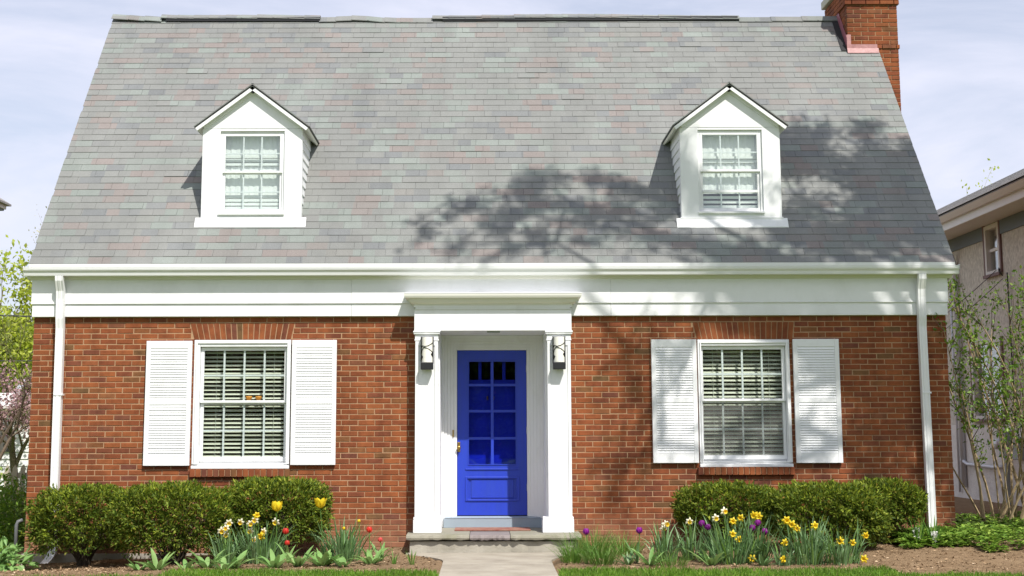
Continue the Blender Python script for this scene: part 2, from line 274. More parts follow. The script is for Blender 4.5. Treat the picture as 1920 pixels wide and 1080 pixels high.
# ------------------------------------------------------------------ mesh helpers
class MB:
    def __init__(s): s.v = []; s.f = []
    def add(s, vs, fs):
        o = len(s.v); s.v += [tuple(v) for v in vs]; s.f += [tuple(i + o for i in f) for f in fs]; return s
    def box(s, x0, x1, y0, y1, z0, z1):
        return s.add([(x0, y0, z0), (x1, y0, z0), (x1, y1, z0), (x0, y1, z0), (x0, y0, z1), (x1, y0, z1), (x1, y1, z1), (x0, y1, z1)],
                     [(3, 2, 1, 0), (4, 5, 6, 7), (0, 1, 5, 4), (1, 2, 6, 5), (2, 3, 7, 6), (3, 0, 4, 7)])
    def chbox(s, x0, x1, y0, y1, z0, z1, c=.006):
        """box whose front (low y) face is chamfered"""
        return s.add([(x0, y0 + c, z0), (x1, y0 + c, z0), (x1, y1, z0), (x0, y1, z0), (x0, y0 + c, z1), (x1, y0 + c, z1), (x1, y1, z1), (x0, y1, z1),
                      (x0 + c, y0, z0 + c), (x1 - c, y0, z0 + c), (x1 - c, y0, z1 - c), (x0 + c, y0, z1 - c)],
                     [(3, 2, 1, 0), (4, 5, 6, 7), (8, 9, 10, 11), (0, 1, 9, 8), (1, 5, 10, 9), (5, 4, 11, 10), (4, 0, 8, 11), (1, 2, 6, 5), (2, 3, 7, 6), (3, 0, 4, 7)])
    def prism(s, prof, a0, a1, axis='x'):
        """extrude a closed 2D profile [(p,q)] along an axis; x: (y,z)  y: (x,z)  z: (x,y)"""
        def P(a, p, q): return {'x': (a, p, q), 'y': (p, a, q), 'z': (p, q, a)}[axis]
        n = len(prof)
        vs = [P(a0, *p) for p in prof] + [P(a1, *p) for p in prof]
        fs = [tuple(range(n - 1, -1, -1)), tuple(range(n, 2 * n))] + [(i, (i + 1) % n, n + (i + 1) % n, n + i) for i in range(n)]
        return s.add(vs, fs)
    def tube(s, pts, rs, k=6, cap=True):
        pts = [Vector(p) for p in pts]; rings = []
        if isinstance(rs, (int, float)): rs = [rs] * len(pts)
        up = Vector((0, 0, 1)); o = len(s.v); prev = None
        for i, p in enumerate(pts):
            d = (pts[min(i + 1, len(pts) - 1)] - pts[max(i - 1, 0)])
            d = d.normalized() if d.length > 1e-9 else Vector((0, 0, 1))
            if prev is None: a = d.cross(up) if abs(d.z) < .95 else d.cross(Vector((1, 0, 0)))
            else: a = prev - d * prev.dot(d)
            a.normalize(); prev = a; b = d.cross(a)
            for j in range(k):
                t = 2 * math.pi * j / k
                s.v.append(tuple(p + (a * math.cos(t) + b * math.sin(t)) * rs[i]))
        for i in range(len(pts) - 1):
            for j in range(k):
                s.f.append((o + i * k + j, o + i * k + (j + 1) % k, o + (i + 1) * k + (j + 1) % k, o + (i + 1) * k + j))
        if cap: s.f.append(tuple(o + j for j in range(k - 1, -1, -1))); s.f.append(tuple(o + (len(pts) - 1) * k + j for j in range(k)))
        return s
    def frame(s, x0, x1, z0, z1, w, y0, y1, wt=None, wb=None):
        """rectangular frame in the XZ plane, butted: stiles full height, rails between"""
        wt = w if wt is None else wt; wb = w if wb is None else wb
        s.box(x0, x0 + w, y0, y1, z0, z1); s.box(x1 - w, x1, y0, y1, z0, z1)
        s.box(x0 + w, x1 - w, y0, y1, z1 - wt, z1); s.box(x0 + w, x1 - w, y0, y1, z0, z0 + wb); return s
    def mesh(s, name, mat, smooth=False):
        me = bpy.data.meshes.new(name); me.from_pydata(s.v, [], s.f); me.materials.append(mat)
        if smooth: me.polygons.foreach_set('use_smooth', [True] * len(me.polygons))
        me.update(); return me
    def build(s, name, mat, parent=None, smooth=False, bevel=0.):
        o = bpy.data.objects.new(name, s.mesh(name, mat, smooth)); COL.objects.link(o)
        if parent: o.parent = parent
        if bevel:
            b = o.modifiers.new('bevel', 'BEVEL'); b.width = bevel; b.segments = 2; b.limit_method = 'ANGLE'; b.harden_normals = False
        return o
def inst(name, me, parent, mw):
    o = bpy.data.objects.new(name, me); COL.objects.link(o); o.matrix_world = mw
    if parent: o.parent = parent
    return o
def thing(name, label, cat, loc=(0, 0, 0), group=None):
    o = bpy.data.objects.new(name, None); COL.objects.link(o); o.location = loc; o.empty_display_size = .2
    return tag(o, label, cat, group)
def tag(o, label, cat, group=None, kind=None):
    o['label'] = label; o['category'] = cat
    if group: o['group'] = group
    if kind: o['kind'] = kind
    return o
def struct(o): o['kind'] = 'structure'; return o
def stuff(o): o['kind'] = 'stuff'; return o
def keep(o, parent):
    """parent without moving (mesh is in world coordinates)"""
    o.parent = parent; o.matrix_parent_inverse = Matrix.Translation(-Vector(parent.location)); return o
def leaves(name, C, D, Nn, ln, wd, mat, parent=None, fold=.25, droop=0.):
    """N leaves as folded diamonds (2 triangles each); C base, D direction, Nn normal"""
    C = np.asarray(C, float); D = np.asarray(D, float); Nn = np.asarray(Nn, float); n = len(C)
    D /= np.linalg.norm(D, axis=1, keepdims=True) + 1e-9
    Sd = np.cross(D, Nn); Sd /= np.linalg.norm(Sd, axis=1, keepdims=True) + 1e-9
    Up = np.cross(Sd, D)
    ln = np.broadcast_to(np.asarray(ln, float), (n,))[:, None]; wd = np.broadcast_to(np.asarray(wd, float), (n,))[:, None]
    mid = C + D * ln * .5 + Up * wd * fold
    tip = C + D * ln - Up * ln * droop
    V = np.stack([C, mid + Sd * wd * .5, tip, mid - Sd * wd * .5], 1)
    base = np.arange(n)[:, None] * 4
    T = np.stack([base + np.array([0, 1, 2]), base + np.array([0, 2, 3])], 1).reshape(-1)
    me = bpy.data.meshes.new(name); me.vertices.add(n * 4); me.vertices.foreach_set('co', V.reshape(-1))
    me.loops.add(len(T)); me.loops.foreach_set('vertex_index', T)
    me.polygons.add(n * 2); me.polygons.foreach_set('loop_start', np.arange(0, n * 6, 3)); 
    me.update(calc_edges=True); me.materials.append(mat)
    o = bpy.data.objects.new(name, me); COL.objects.link(o)
    if parent: keep(o, parent)
    return o
def rdirs(n):
    d = NR.normal(size=(n, 3)); return d / np.linalg.norm(d, axis=1, keepdims=True)

# ------------------------------------------------------------------ ground, walk, step
def g(x, y):
    base = np.interp(x, [-9, -5.6, -3, -1.3, 1.4, 3, 5.7, 9], [-.18, -.13, 0, .055, .06, .09, .17, .2])
    t = min(1, max(0, (y + 2.9) / 2.1)); t = t * t * (3 - 2 * t)
    z = .05 * (1 - t) + base * t + .012 * math.sin(x * 5.1 + y * 3.3) * math.sin(y * 4.7 - x * 1.9) * t
    hw = walk_half(y)
    if hw:
        a, b = hw
        d = min(x - a, b - x)
        if d > -.02: z = min(z, -.02)
        elif d > -.14: z = min(z, .04 + (-.02 - d) * .3)
    return z
def walk_half(y):
    if y > -.4: return None
    t = min(1, max(0, (y + 1.5) / .75)); t = t * t
    return (-.46 - .46 * t, .73 + .38 * t)
def grid_ground():
    xs = sorted(set([-900, -300, -100, -50, -30, -20, -14] + [round(-10 + i * .5, 3) for i in range(7)] + [round(-6.5 + i * .1, 3) for i in range(141)] + [8, 9, 10, 12, 15, 20, 30, 50, 100, 300, 900]))
    ys = sorted(set([-900, -300, -100, -50, -30, -20, -14, -10, -8, -6, -5] + [round(-4.4 + i * .1, 3) for i in range(55)] + [1.5, 2, 3, 5, 8, 12, 20, 35, 60, 120, 300, 900]))
    V = [(x, y, g(x, y)) for y in ys for x in xs]; nx = len(xs)
    F = [(j * nx + i, j * nx + i + 1, (j + 1) * nx + i + 1, (j + 1) * nx + i) for j in range(len(ys) - 1) for i in range(nx - 1)]
    me = bpy.data.meshes.new('ground'); me.from_pydata(V, [], F); me.materials.append(M['ground'])
    me.polygons.foreach_set('use_smooth', [True] * len(F))
    a = me.attributes.new('turf', 'FLOAT', 'POINT')
    a.data.foreach_set('value', [turf(x, y) for (x, y, z) in V])
    o = bpy.data.objects.new('ground', me); COL.objects.link(o); return struct(o)
def turf(x, y):
    if -6.6 < x < 9.5 and y > -6:
        edge = -2.62 + .06 * math.sin(x * 1.7) + (.0 if x > 0 else -.06) + (-.55 if x > 4.1 else 0) + (-.5 if x < -3.2 else 0)
        return 1. if y < edge else 0.
    return 1.
grid_ground()
# concrete walk: two slabs with a joint
def walk():
    ys = [-.5, -.62, -.75, -.9, -1.05, -1.2, -1.35, -1.5, -1.9]
    def slab(ys, z=.045):
        b = MB(); n = len(ys); V = []
        for y in ys:
            a, c = walk_half(y); V += [(a, y, z), (c, y, z), (a, y, z - .1), (c, y, z - .1)]
        F = []
        for i in range(n - 1):
            o = i * 4; p = o + 4
            F += [(o, o + 1, p + 1, p), (o + 2, p + 2, p + 3, o + 3), (o, p, p + 2, o + 2), (o + 1, o + 3, p + 3, p + 1)]
        F += [(0, 2, 3, 1), (4 * n - 4, 4 * n - 3, 4 * n - 1, 4 * n - 2)]
        return b.add(V, F)
    w = bpy.data.objects.new('walkway', None); COL.objects.link(w); struct(w)
    slab(ys).build('paving_slab', M['concrete'], w)
    y = -1.912
    while y > -20:
        slab([y, y - 1.2], .043).build('paving_slab', M['concrete'], w); y -= 1.212
walk()
st = thing('porch_step', 'low stone porch step with overhanging flagstone slabs below the blue door', 'step', (.1, -.2, 0))
def rough_slab(x0, x1, y0, y1, z0, z1, seed, n=14):
    r = random.Random(seed); b = MB(); V = []; F = []
    for i in range(n + 1):
        x = x0 + (x1 - x0) * i / n; j = r.uniform(-.012, .012); k = r.uniform(-.006, .006)
        V += [(x, y0 + j, z0 + .012 + k), (x, y0 - .008 + j, (z0 + z1) / 2), (x, y0 + j * .6 + .004, z1 - .008 + k), (x, y0 + .02, z1), (x, y1, z1), (x, y1, z0)]
    for i in range(n):
        for j in range(6):
            F.append((i * 6 + j, i * 6 + (j + 1) % 6, (i + 1) * 6 + (j + 1) % 6, (i + 1) * 6 + j))
    F += [(5, 4, 3, 2, 1, 0), tuple(n * 6 + j for j in range(6))]
    return b.add(V, F)
for i, (a, b) in enumerate(((-.925, -.182), (-.176, .296), (.302, 1.135))):
    keep(rough_slab(a, b, -.53, .60, .180, .249 - .003 * (i == 1), i).build('flagstone', M['stone2'] if i == 1 else M['stone'], None), st)
keep(rough_slab(-.885, 1.10, -.48, .58, -.1, .176, 9, 30).build('riser', M['riser'], None), st)

# ------------------------------------------------------------------ the brick house
house = thing('brick_house', 'red brick cottage with steep grey shingle roof, two white dormers and a blue front door', 'house', (0, 0, 0))
WX0, WX1 = -5.585, 5.72
ZT = 2.866
PX0, PX1 = -.856, 1.062                                 # portico outer sides
WIN = [(-3.588, -2.386, 1.008, 2.583), (2.626, 3.768, 1.016, 2.575)]
LINT = [(-3.645, -3.592, -2.348, -2.390, 2.583, 2.792), (2.575, 2.624, 3.837, 3.812, 2.575, 2.792)]   # top-left, bottom-left, top-right, bottom-right x
wall = bpy.data.objects.new('wall', None); COL.objects.link(wall); wall.parent = house
def wall_panels(y0, y1, mat, name):
    xs = sorted([WX0 + .004, WX1 - .004, PX0 + .02, PX1 - .02] + [w[0] for w in WIN] + [w[1] for w in WIN]); b = MB()
    for a, c in zip(xs, xs[1:]):
        holes = [(w[2], w[3]) for w in WIN if w[0] <= a and c <= w[1]]
        if a >= PX0 and c <= PX1: holes = [(-.3, 2.85)]
        zs = [-.3]
        for h in holes: zs += list(h)
        zs.append(3.47)
        for z0, z1 in zip(zs[::2], zs[1::2]):
            if z1 - z0 > .01: b.box(a, c, y0, y1, z0, z1)
    return b.build(name, mat, wall)
wall_panels(.0045, .25, M['mortar'], 'mortar_backing')
# bricks
COURSE, BL, JT = ZT / 43, .2065, .0098
full, cut = [], []
for r_ in range(43):
    z0 = r_ * COURSE + .0005; z1 = z0 + COURSE - JT
    zm = (z0 + z1) / 2
    blocks = [(PX0, PX1)]
    for w in WIN:
        if z1 > w[2] + .01 and z0 < w[3] - .01: blocks.append((w[0] + .003, w[1] - .003))
    for (tl, bl, tr, br, za, zb) in LINT:
        if z1 > za + .02 and z0 < zb - .01:
            t = (zm - za) / (zb - za); blocks.append((bl + (tl - bl) * t - .006, br + (tr - br) * t + .006))
    x = WX0 - (BL / 2 if r_ % 2 else 0) + R.uniform(-.012, .012)
    while x < WX1:
        a, b = x + JT / 2, x + BL - JT / 2
        a += R.uniform(-.0025, .0025); b += R.uniform(-.0025, .0025)
        x += BL
        a0, b0 = a, b
        a, b = max(a, WX0), min(b, WX1)
        segs = [(a, b)]
        for (p, q) in blocks:
            ns = []
            for (s, e) in segs:
                if e <= p or s >= q: ns.append((s, e)); continue
                if s < p: ns.append((s, p - .003))
                if e > q: ns.append((q + .003, e))
            segs = ns
        for (s, e) in segs:
            if e - s < .025: continue
            dz = R.uniform(-.0015, .0015); dy = R.uniform(-.0022, .0022)
            (full if (s, e) == (a0, b0) else cut).append((s, e, dy, z0 + dz, z1 + dz))
def hidden_by_shutter(s, e, z):
    return any(not (e < p or s > q) and 1.03 < z < 2.6 for p, q in ((-4.17, -3.58), (-2.375, -1.82), (2.05, 2.62), (3.8, 4.37)))
cand = sorted([f for f in full if f[3] > .45 and not hidden_by_shutter(f[0], f[1], f[3])], key=lambda f: abs((f[0] + f[1]) / 2) + .4 * abs(f[3] - 1.5))
single = set(cand[:300])
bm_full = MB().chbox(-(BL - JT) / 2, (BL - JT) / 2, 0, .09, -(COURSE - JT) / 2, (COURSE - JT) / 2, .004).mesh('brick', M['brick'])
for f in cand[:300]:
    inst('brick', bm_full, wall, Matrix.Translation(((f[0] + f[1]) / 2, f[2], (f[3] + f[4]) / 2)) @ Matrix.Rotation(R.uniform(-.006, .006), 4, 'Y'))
rest = MB()
for f in full + cut:
    if f not in single: rest.chbox(f[0], f[1], f[2], f[2] + .09, f[3], f[4], .004)
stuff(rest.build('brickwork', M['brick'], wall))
MB().box(WX0 - .02, WX1 + .02, -.035, .004, -.35, -.004).build('foundation', M['found'], wall)
# jack arches: each brick a wedge
for k, (tl, bl, tr, br, za, zb) in enumerate(LINT):
    ar = bpy.data.objects.new('window_arch', None); COL.objects.link(ar); ar.parent = house
    n = 18
    for i in range(n):
        def X(t, top):
            a, c = (tl, tr) if top else (bl, br)
            return a + (c - a) * t
        gp = .0058; d = R.uniform(-.0015, .0015) + .0005
        x0b, x1b = X(i / n, 0) + gp, X((i + 1) / n, 0) - gp; x0t, x1t = X(i / n, 1) + gp, X((i + 1) / n, 1) - gp
        b = MB().add([(x0b, d, za + .003), (x1b, d, za + .003), (x1t, d, zb - .005), (x0t, d, zb - .005), (x0b, .1, za + .003), (x1b, .1, za + .003), (x1t, .1, zb - .005), (x0t, .1, zb - .005)],
                     [(0, 1, 2, 3), (4, 7, 6, 5), (0, 4, 5, 1), (1, 5, 6, 2), (2, 6, 7, 3), (3, 7, 4, 0)])
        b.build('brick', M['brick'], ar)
# brick sills
for k, (x0, x1, z0, z1) in enumerate(((-3.60, -2.372, .908, 1.003), (2.596, 3.782, .918, 1.012))):
    sl = bpy.data.objects.new('window_sill', None); COL.objects.link(sl); sl.parent = house
    n = 17; w = (x1 - x0) / n
    MB().box(x0 + .01, x1 - .01, -.040, .0, z0 + .012, z1 - .006).build('mortar_bed', M['mortar'], sl)
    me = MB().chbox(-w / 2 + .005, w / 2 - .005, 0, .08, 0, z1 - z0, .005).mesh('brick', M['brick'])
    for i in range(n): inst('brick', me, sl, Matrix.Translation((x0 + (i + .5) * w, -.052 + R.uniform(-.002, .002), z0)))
# side and back walls, floors
RY, RZ = 3.0, 7.623                                      # ridge
YE, ZE = -.235, 3.500
PITCH = math.atan2(RZ - ZE, RY - YE); SL = math.hypot(RZ - ZE, RY - YE)
gp = [(.2505, -.3), (5.75, -.3), (5.75, 3.52), (RY, RZ - .34), (.2505, 3.85)]
MB().prism(gp, WX0 + .003, WX0 + .25, 'x').build('gable_wall', M['side'], house)
MB().prism(gp, WX1 - .25, WX1 - .003, 'x').build('gable_wall', M['side'], house)
MB().box(WX0 + .003, WX1 - .003, 5.752, 6.0, -.3, 3.5).build('rear_wall', M['side'], house)
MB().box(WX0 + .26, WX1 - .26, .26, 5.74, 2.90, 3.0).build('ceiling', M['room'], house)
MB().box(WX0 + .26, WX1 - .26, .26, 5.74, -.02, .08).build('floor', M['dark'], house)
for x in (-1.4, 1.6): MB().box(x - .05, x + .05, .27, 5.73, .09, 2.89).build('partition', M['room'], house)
# frieze boards, crown moulding, gutter
JX = [WX0 - .02, -1.645, 1.565, WX1 + .02]
for i in range(3):
    a, b = JX[i], JX[i + 1] - .0015
    MB().box(a, b, -.070 - .0012 * (i == 1), .0, 3.040, 3.35).build('frieze_board', M['trimwood'], house, bevel=.003)
    MB().box(a + (.012 if i == 0 else .001), b - (.012 if i == 2 else 0), -.060, .0, 2.867, 3.022).build('frieze_board', M['trimwood'], house, bevel=.003)
MB().prism([(-.077, 3.022), (-.077, 3.039), (0, 3.039), (0, 3.022)], WX0 - .022, WX1 + .022).build('frieze_moulding', M['trimwood'], house, bevel=.004)
MB().prism([(-.072, 3.322), (-.09, 3.325), (-.10, 3.345), (-.115, 3.375), (-.13, 3.40), (-.142, 3.42), (-.149, 3.45), (0, 3.45), (0, 3.352), (-.072, 3.352)], WX0 - .07, WX1 + .07).build('crown_moulding', M['cream'], house)
MB().prism([(-.2, 3.452), (0.0, 3.452), (0, 3.476), (-.2, 3.476)], WX0 - .03, WX1 + .05).build('soffit', M['cream'], house)
MB().prism([(-0.151, 3.475), (-0.151, 3.358), (-0.212, 3.362), (-0.222, 3.40), (-0.242, 3.425), (-0.250, 3.462), (-0.237, 3.464), (-0.230, 3.43), (-0.208, 3.41), (-0.202, 3.376), (-0.165, 3.372), (-0.163, 3.475)], WX0 - .075, WX1 + .115).build('gutter', M['alum'], house)
for xx in (WX0 - .077, WX1 + .112):
    MB().prism([(-0.152, 3.475), (-0.152, 3.358), (-0.212, 3.362), (-0.222, 3.40), (-0.242, 3.425), (-0.250, 3.462), (-0.237, 3.475)], xx - .003, xx + .005).build('gutter_end', M['alum'], house)
# downspouts: rectangular corrugated pipe, elbow at the foot
for xt, xb, zb, s in ((-5.226, -5.208, .02, -1), (5.383, 5.40, .26, 1)):
    d = bpy.data.objects.new('downspout', None); COL.objects.link(d); d.parent = house
    w, dp = .047, .075
    def ring(cx, y0, z): return [(cx - w, y0, z), (cx - w * .45, y0 + .008, z), (cx - w * .3, y0, z), (cx + w * .3, y0, z), (cx + w * .45, y0 + .008, z), (cx + w, y0, z), (cx + w, y0 + dp, z), (cx - w, y0 + dp, z)]
    b = MB(); zs = [(3.36, -.225), (3.30, -.22), (3.18, -.165), (3.08, -.152), (2.84, -.15), (2.72, -.13), (2.0, -.13), (zb + .02, -.13)]
    V = []; n = 8
    for z, y in zs: V += ring(xt + (xb - xt) * (3.36 - z) / 3.2, y, z)
    F = [(i * n + j, i * n + (j + 1) % n, (i + 1) * n + (j + 1) % n, (i + 1) * n + j) for i in range(len(zs) - 1) for j in range(n)]
    b.add(V, F).build('pipe', M['alum'], d)
    zb2 = zb + .04
    eb = MB(); V = []
    for (dx, dy, z) in ((0, 0, zb2), (0, -.02, zb2 - .06), (-.02 * -s, -.07, zb2 - .11), (-.035, -.16, zb2 - .15)):
        V += [(xb + dx + (p[0] - xb), p[1] + dy - .004, z) for p in ring(xb, -.13, 0)]
    eb.add(V, [(i * n + j, i * n + (j + 1) % n, (i + 1) * n + (j + 1) % n, (i + 1) * n + j) for i in range(3) for j in range(n)]).build('elbow', M['alum'], d)
    for z in (1.9,): MB().box(xb - w - .008, xb + w + .008, -.133, -.055, z, z + .02).build('strap', M['alum'], d)

# ------------------------------------------------------------------ roof
roof = bpy.data.objects.new('roof', None); COL.objects.link(roof); roof.parent = house
RX0, RX1 = -5.60, 5.785
cp, sp_ = math.cos(PITCH), math.sin(PITCH)
def roofpt(x, u, n=0.): return Vector((x, YE + u * cp - n * sp_, ZE + u * sp_ + n * cp))
# deck front and back slope, 0.1 thick
DECKN = -.004
def deck_prof():
    a = roofpt(0, 0, DECKN); b = roofpt(0, SL, DECKN); c = roofpt(0, 0, -.09); d = roofpt(0, SL - .1, -.09)
    return [(a.y, a.z), (b.y, b.z), (2 * RY - a.y, a.z), (2 * RY - c.y, c.z), (d.y + .06, d.z), (c.y, c.z)]
pf = deck_prof()
MB().prism([pf[0], pf[1], pf[4], pf[5]], RX0 + .01, RX1 - .01).build('deck', M['deck'], roof)
MB().prism([pf[1], pf[2], pf[3], pf[4]], RX0 + .01, RX1 - .01).build('rear_slope', M['nroof'], roof)
for x in (RX0 + .008, RX1 - .033):
    MB().prism([(p.y, p.z) for p in (roofpt(0, .02, -.095), roofpt(0, .02, -.22), roofpt(0, SL - .25, -.22), roofpt(0, SL - .13, -.095))], x, x + .025).build('rake_board', M['white'], roof)
MB().prism([(-.247, 3.44), (-.247, 3.501), (-.2405, 3.501), (-.2405, 3.44)], RX0 + .005, RX1 - .005).build('drip_edge', M['alum'], roof)
NC, TAB, EXP = 42, .305, SL / 42
def shingle_mesh(w, lift=.0, name='shingle'):
    L_ = EXP + .012; t = .0075 + lift
    return MB().add([(-w / 2, 0, t - .006), (w / 2, 0, t - .006), (w / 2, L_, -.003), (-w / 2, L_, -.003), (-w / 2, 0, t), (w / 2, 0, t), (w / 2, L_, .003), (-w / 2, L_, .003)],
                    [(3, 2, 1, 0), (4, 5, 6, 7), (0, 1, 5, 4), (1, 2, 6, 5), (2, 3, 7, 6), (3, 0, 4, 7)])
rotm = Matrix.Rotation(PITCH, 4, 'X')
sh_full = [shingle_mesh(TAB - .0028, l).mesh('shingle', M['shingle']) for l in (0, .0015, .003)]
DORM = [(-2.962, .223), (3.140, .205)]
many = MB(); count = 0
for i in range(NC):
    u = i * EXP
    x = RX0 - TAB * ((i % 2) * .5 + .12 * math.sin(i * 2.3)) - .02
    while x < RX1:
        a, b = max(x, RX0), min(x + TAB, RX1); x += TAB
        if b - a < .03: continue
        p = roofpt((a + b) / 2, u)
        if any(abs(p.x - dx) < .42 and p.y > dy + .15 and p.z < 5.55 for dx, dy in DORM): continue
        if a > 5.40 and p.y > 2.55: continue
        lift = R.choice((0, 0, 0, .0015, .0015, .003)) + (.004 if R.random() < .015 else 0)
        mw = Matrix.Translation(p) @ rotm @ Matrix.Rotation(R.uniform(-.004, .004), 4, 'Z')
        if i < 9 and count < 300 and b - a > TAB - .001 and not any(abs(p.x - dx) < .66 and p.y > dy - .2 for dx, dy in DORM):
            inst('shingle', sh_full[min(2, int(lift / .0015))], roof, mw); count += 1
        else:
            m_ = shingle_mesh(b - a - .0028, lift); many.add([mw @ Vector(v) for v in m_.v], m_.f)
stuff(many.build('shingle_courses', M['shingle'], roof))
# ridge: cap shingles along a slightly sagging line, two lifted vent strips with an open dark slot
def rz(x): return .07 * math.exp(-((x + 5.7) / .7) ** 2) + .035 * math.exp(-((x + 1.9) / .35) ** 2) + .012 * math.sin(x * 1.3) + .006
VENT = [(-4.78, -2.46), (-.62, 3.82)]
x = RX0
while x < 5.33:
    w = .24 + R.uniform(-.015, .015); xe = min(x + w, 5.35)
    xc = (x + xe) / 2; up = .044 if any(a - .05 < xc < b + .05 for a, b in VENT) else .012
    d0 = R.uniform(-.004, .004); V = []
    for xx in (x, xe + .012):
        z = RZ + rz(xx) + up + d0 + (.006 if xx == x else 0)
        for (dy, dz) in ((-.115, -.115), (-.02, -.008), (.02, -.008), (.115, -.115)):
            V.append((xx, RY + dy * .8, z + dz * (.8 if up < .03 else .62)))
        for (dy, dz) in ((.115, -.115), (.02, -.008), (-.02, -.008), (-.115, -.115)):
            V.append((xx, RY + dy * .8, z + dz * (.8 if up < .03 else .62) - .012))
    MB().add(V, [(j, (j + 1) % 8, 8 + (j + 1) % 8, 8 + j) for j in range(8)] + [(7, 6, 5, 4, 3, 2, 1, 0), tuple(range(8, 16))]).build('ridge_cap', M['shingle'], roof)
    x = xe
for a, b in VENT:
    MB().box(a, b, RY - .085, RY + .085, RZ - .06, RZ + .0).build('ridge_vent', M['black'], roof)

# chimney
ch = bpy.data.objects.new('chimney', None); COL.objects.link(ch); ch.parent = house
CX0, CX1, CY0, CY1 = 5.335, 6.077, 2.475, 3.56
MB().box(CX0 + .006, CX1 - .004, CY0 + .007, CY1 - .006, -.2, 7.93).build('mortar_core', M['mortar'], ch)
def chimney_bricks(z, pr, odd):
    """one course: front row and the left and right returns"""
    z1 = z + COURSE - JT; x0, x1, y0, y1 = CX0 - pr, CX1 + pr, CY0 - pr, CY1 + pr
    def row(a, b, off):
        out = []; x = a - off
        while x < b - .01:
            s, e = max(x + JT / 2, a), min(x + BL - JT / 2, b); x += BL
            if b - e < .035: e = b
            if e - s > .03: out.append((s, e))
        return out
    for s, e in row(x0, x1, BL / 2 if odd else 0):
        if z > 6.85 or e > 5.6:
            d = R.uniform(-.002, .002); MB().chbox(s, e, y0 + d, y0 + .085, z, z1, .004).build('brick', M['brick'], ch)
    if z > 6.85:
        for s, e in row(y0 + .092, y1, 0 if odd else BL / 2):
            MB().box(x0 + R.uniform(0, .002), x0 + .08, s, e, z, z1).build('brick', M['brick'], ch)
z = 5.72; k = 0
while z < 7.93 - .03:
    pr = .028 if z > 7.60 else (.016 if 6.925 < z < 7.04 else 0)
    chimney_bricks(z, pr, k % 2); z += COURSE; k += 1
rb = MB()
z = 5.72; k = 0
while z < 7.9:
    pr = .028 if z > 7.60 else (.016 if 6.925 < z < 7.04 else 0)
    y = CY0 + .1 - (BL / 2 if k % 2 else 0)
    while y < CY1:
        s, e = max(y + .005, CY0 + .095), min(y + BL - .005, CY1)
        if e - s > .03: rb.box(CX1 - .08 + pr, CX1 + pr, s, e, z, z + COURSE - JT)
        y += BL
    z += COURSE; k += 1
stuff(rb.build('side_brickwork', M['brick'], ch))
MB().box(CX0 - .07, CX1 + .07, CY0 - .07, CY1 + .07, 7.935, 8.06).build('cap', M['cap'], ch, bevel=.012)
MB().box(CX0 + .12, CX1 - .12, CY0 + .2, CY1 - .2, 8.062, 8.3).build('flue', M['brick'], ch)
# painted flashing: front apron, corner upstand, stepped side
fa = roofpt(0, 0); uF = (CY0 - YE) / cp
MB().prism([(CY0 - .026, 6.935), (CY0 - .028, 7.045), (CY0 - .018, 7.045), (CY0 - .018, 6.93)], CX0 - .006, 5.76).build('apron_flashing', M['copper'], ch)
pA, pB = roofpt(0, uF - .07, .02), roofpt(0, uF, .03)
MB().prism([(pA.y, pA.z), (pB.y - .018, pB.z + .01), (pB.y - .018, pB.z - .02), (pA.y, pA.z - .008)], CX0 - .02, 5.772).build('apron_flashing', M['copper'], ch)
MB().box(CX0 - .02, CX0 + .04, CY0 - .036, CY0 - .029, 6.945, 7.19).build('corner_flashing', M['copper'], ch)
for i in range(3):
    y = CY0 - .0 + i * .175; zz = roofpt(0, (y - YE) / cp).z
    MB().prism([(y, zz - .03), (y, zz + .21), (y + .17, zz + .41), (y + .17, zz + .17)], CX0 - .014, CX0 - .006).build('step_flashing', M['copperdk'], ch)
pts = [roofpt(CX0 - .005, uF + t, .018) for t in (0, .25, .5, .75)]
MB().prism([(p.y, p.z) for p in (roofpt(0, uF - .02, .014), roofpt(0, uF + .8, .014), roofpt(0, uF + .8, .02), roofpt(0, uF - .02, .02))], CX0 - .10, CX0 - .006).build('side_flashing', M['deck'], ch)
MB().box(CX0 - .018, CX0 - .008, 2.93, 3.04, 7.64, 7.80).build('corner_flashing', M['copper'], ch)

# ------------------------------------------------------------------ windows
def glazing(p, x0, x1, z0, z1, cols, rows, yg, sash=.04, bottom=None, mun=.02, gmat=None, pane=True, top=None, back=.0):
    """sash frame, muntins and panes; x0..z1 is the glass area"""
    bt = bottom or sash; tp = top or sash
    MB().frame(x0 - sash, x1 + sash, z0 - bt, z1 + tp, sash, yg - .018, yg + .02, tp, bt).build('sash', M['white'], p, bevel=.003)
    cw, rh = (x1 - x0) / cols, (z1 - z0) / rows
    for i in range(1, cols): MB().box(x0 + i * cw - mun / 2, x0 + i * cw + mun / 2, yg - .009 + back, yg + .012 + back, z0, z1).build('muntin', M['white'], p)
    for j in range(1, rows):
        for i in range(cols):
            a = x0 + i * cw + (mun / 2 if i else 0); b = x0 + (i + 1) * cw - (mun / 2 if i < cols - 1 else 0)
            MB().box(a, b, yg - .0085 + back, yg + .0115 + back, z0 + j * rh - mun / 2, z0 + j * rh + mun / 2).build('muntin', M['white'], p)
    for i in range(cols):
        for j in range(rows):
            e = .001
            MB().box(x0 + i * cw + e, x0 + (i + 1) * cw - e, yg - .012 - .002 * 0, yg - .0095, z0 + j * rh + e, z0 + (j + 1) * rh - e).build('pane', gmat or M['glass'], p)
GL = [(-3.468, -2.474, 1.15, 1.81, 2.45), (2.700, 3.674, 1.16, 1.817, 2.45)]
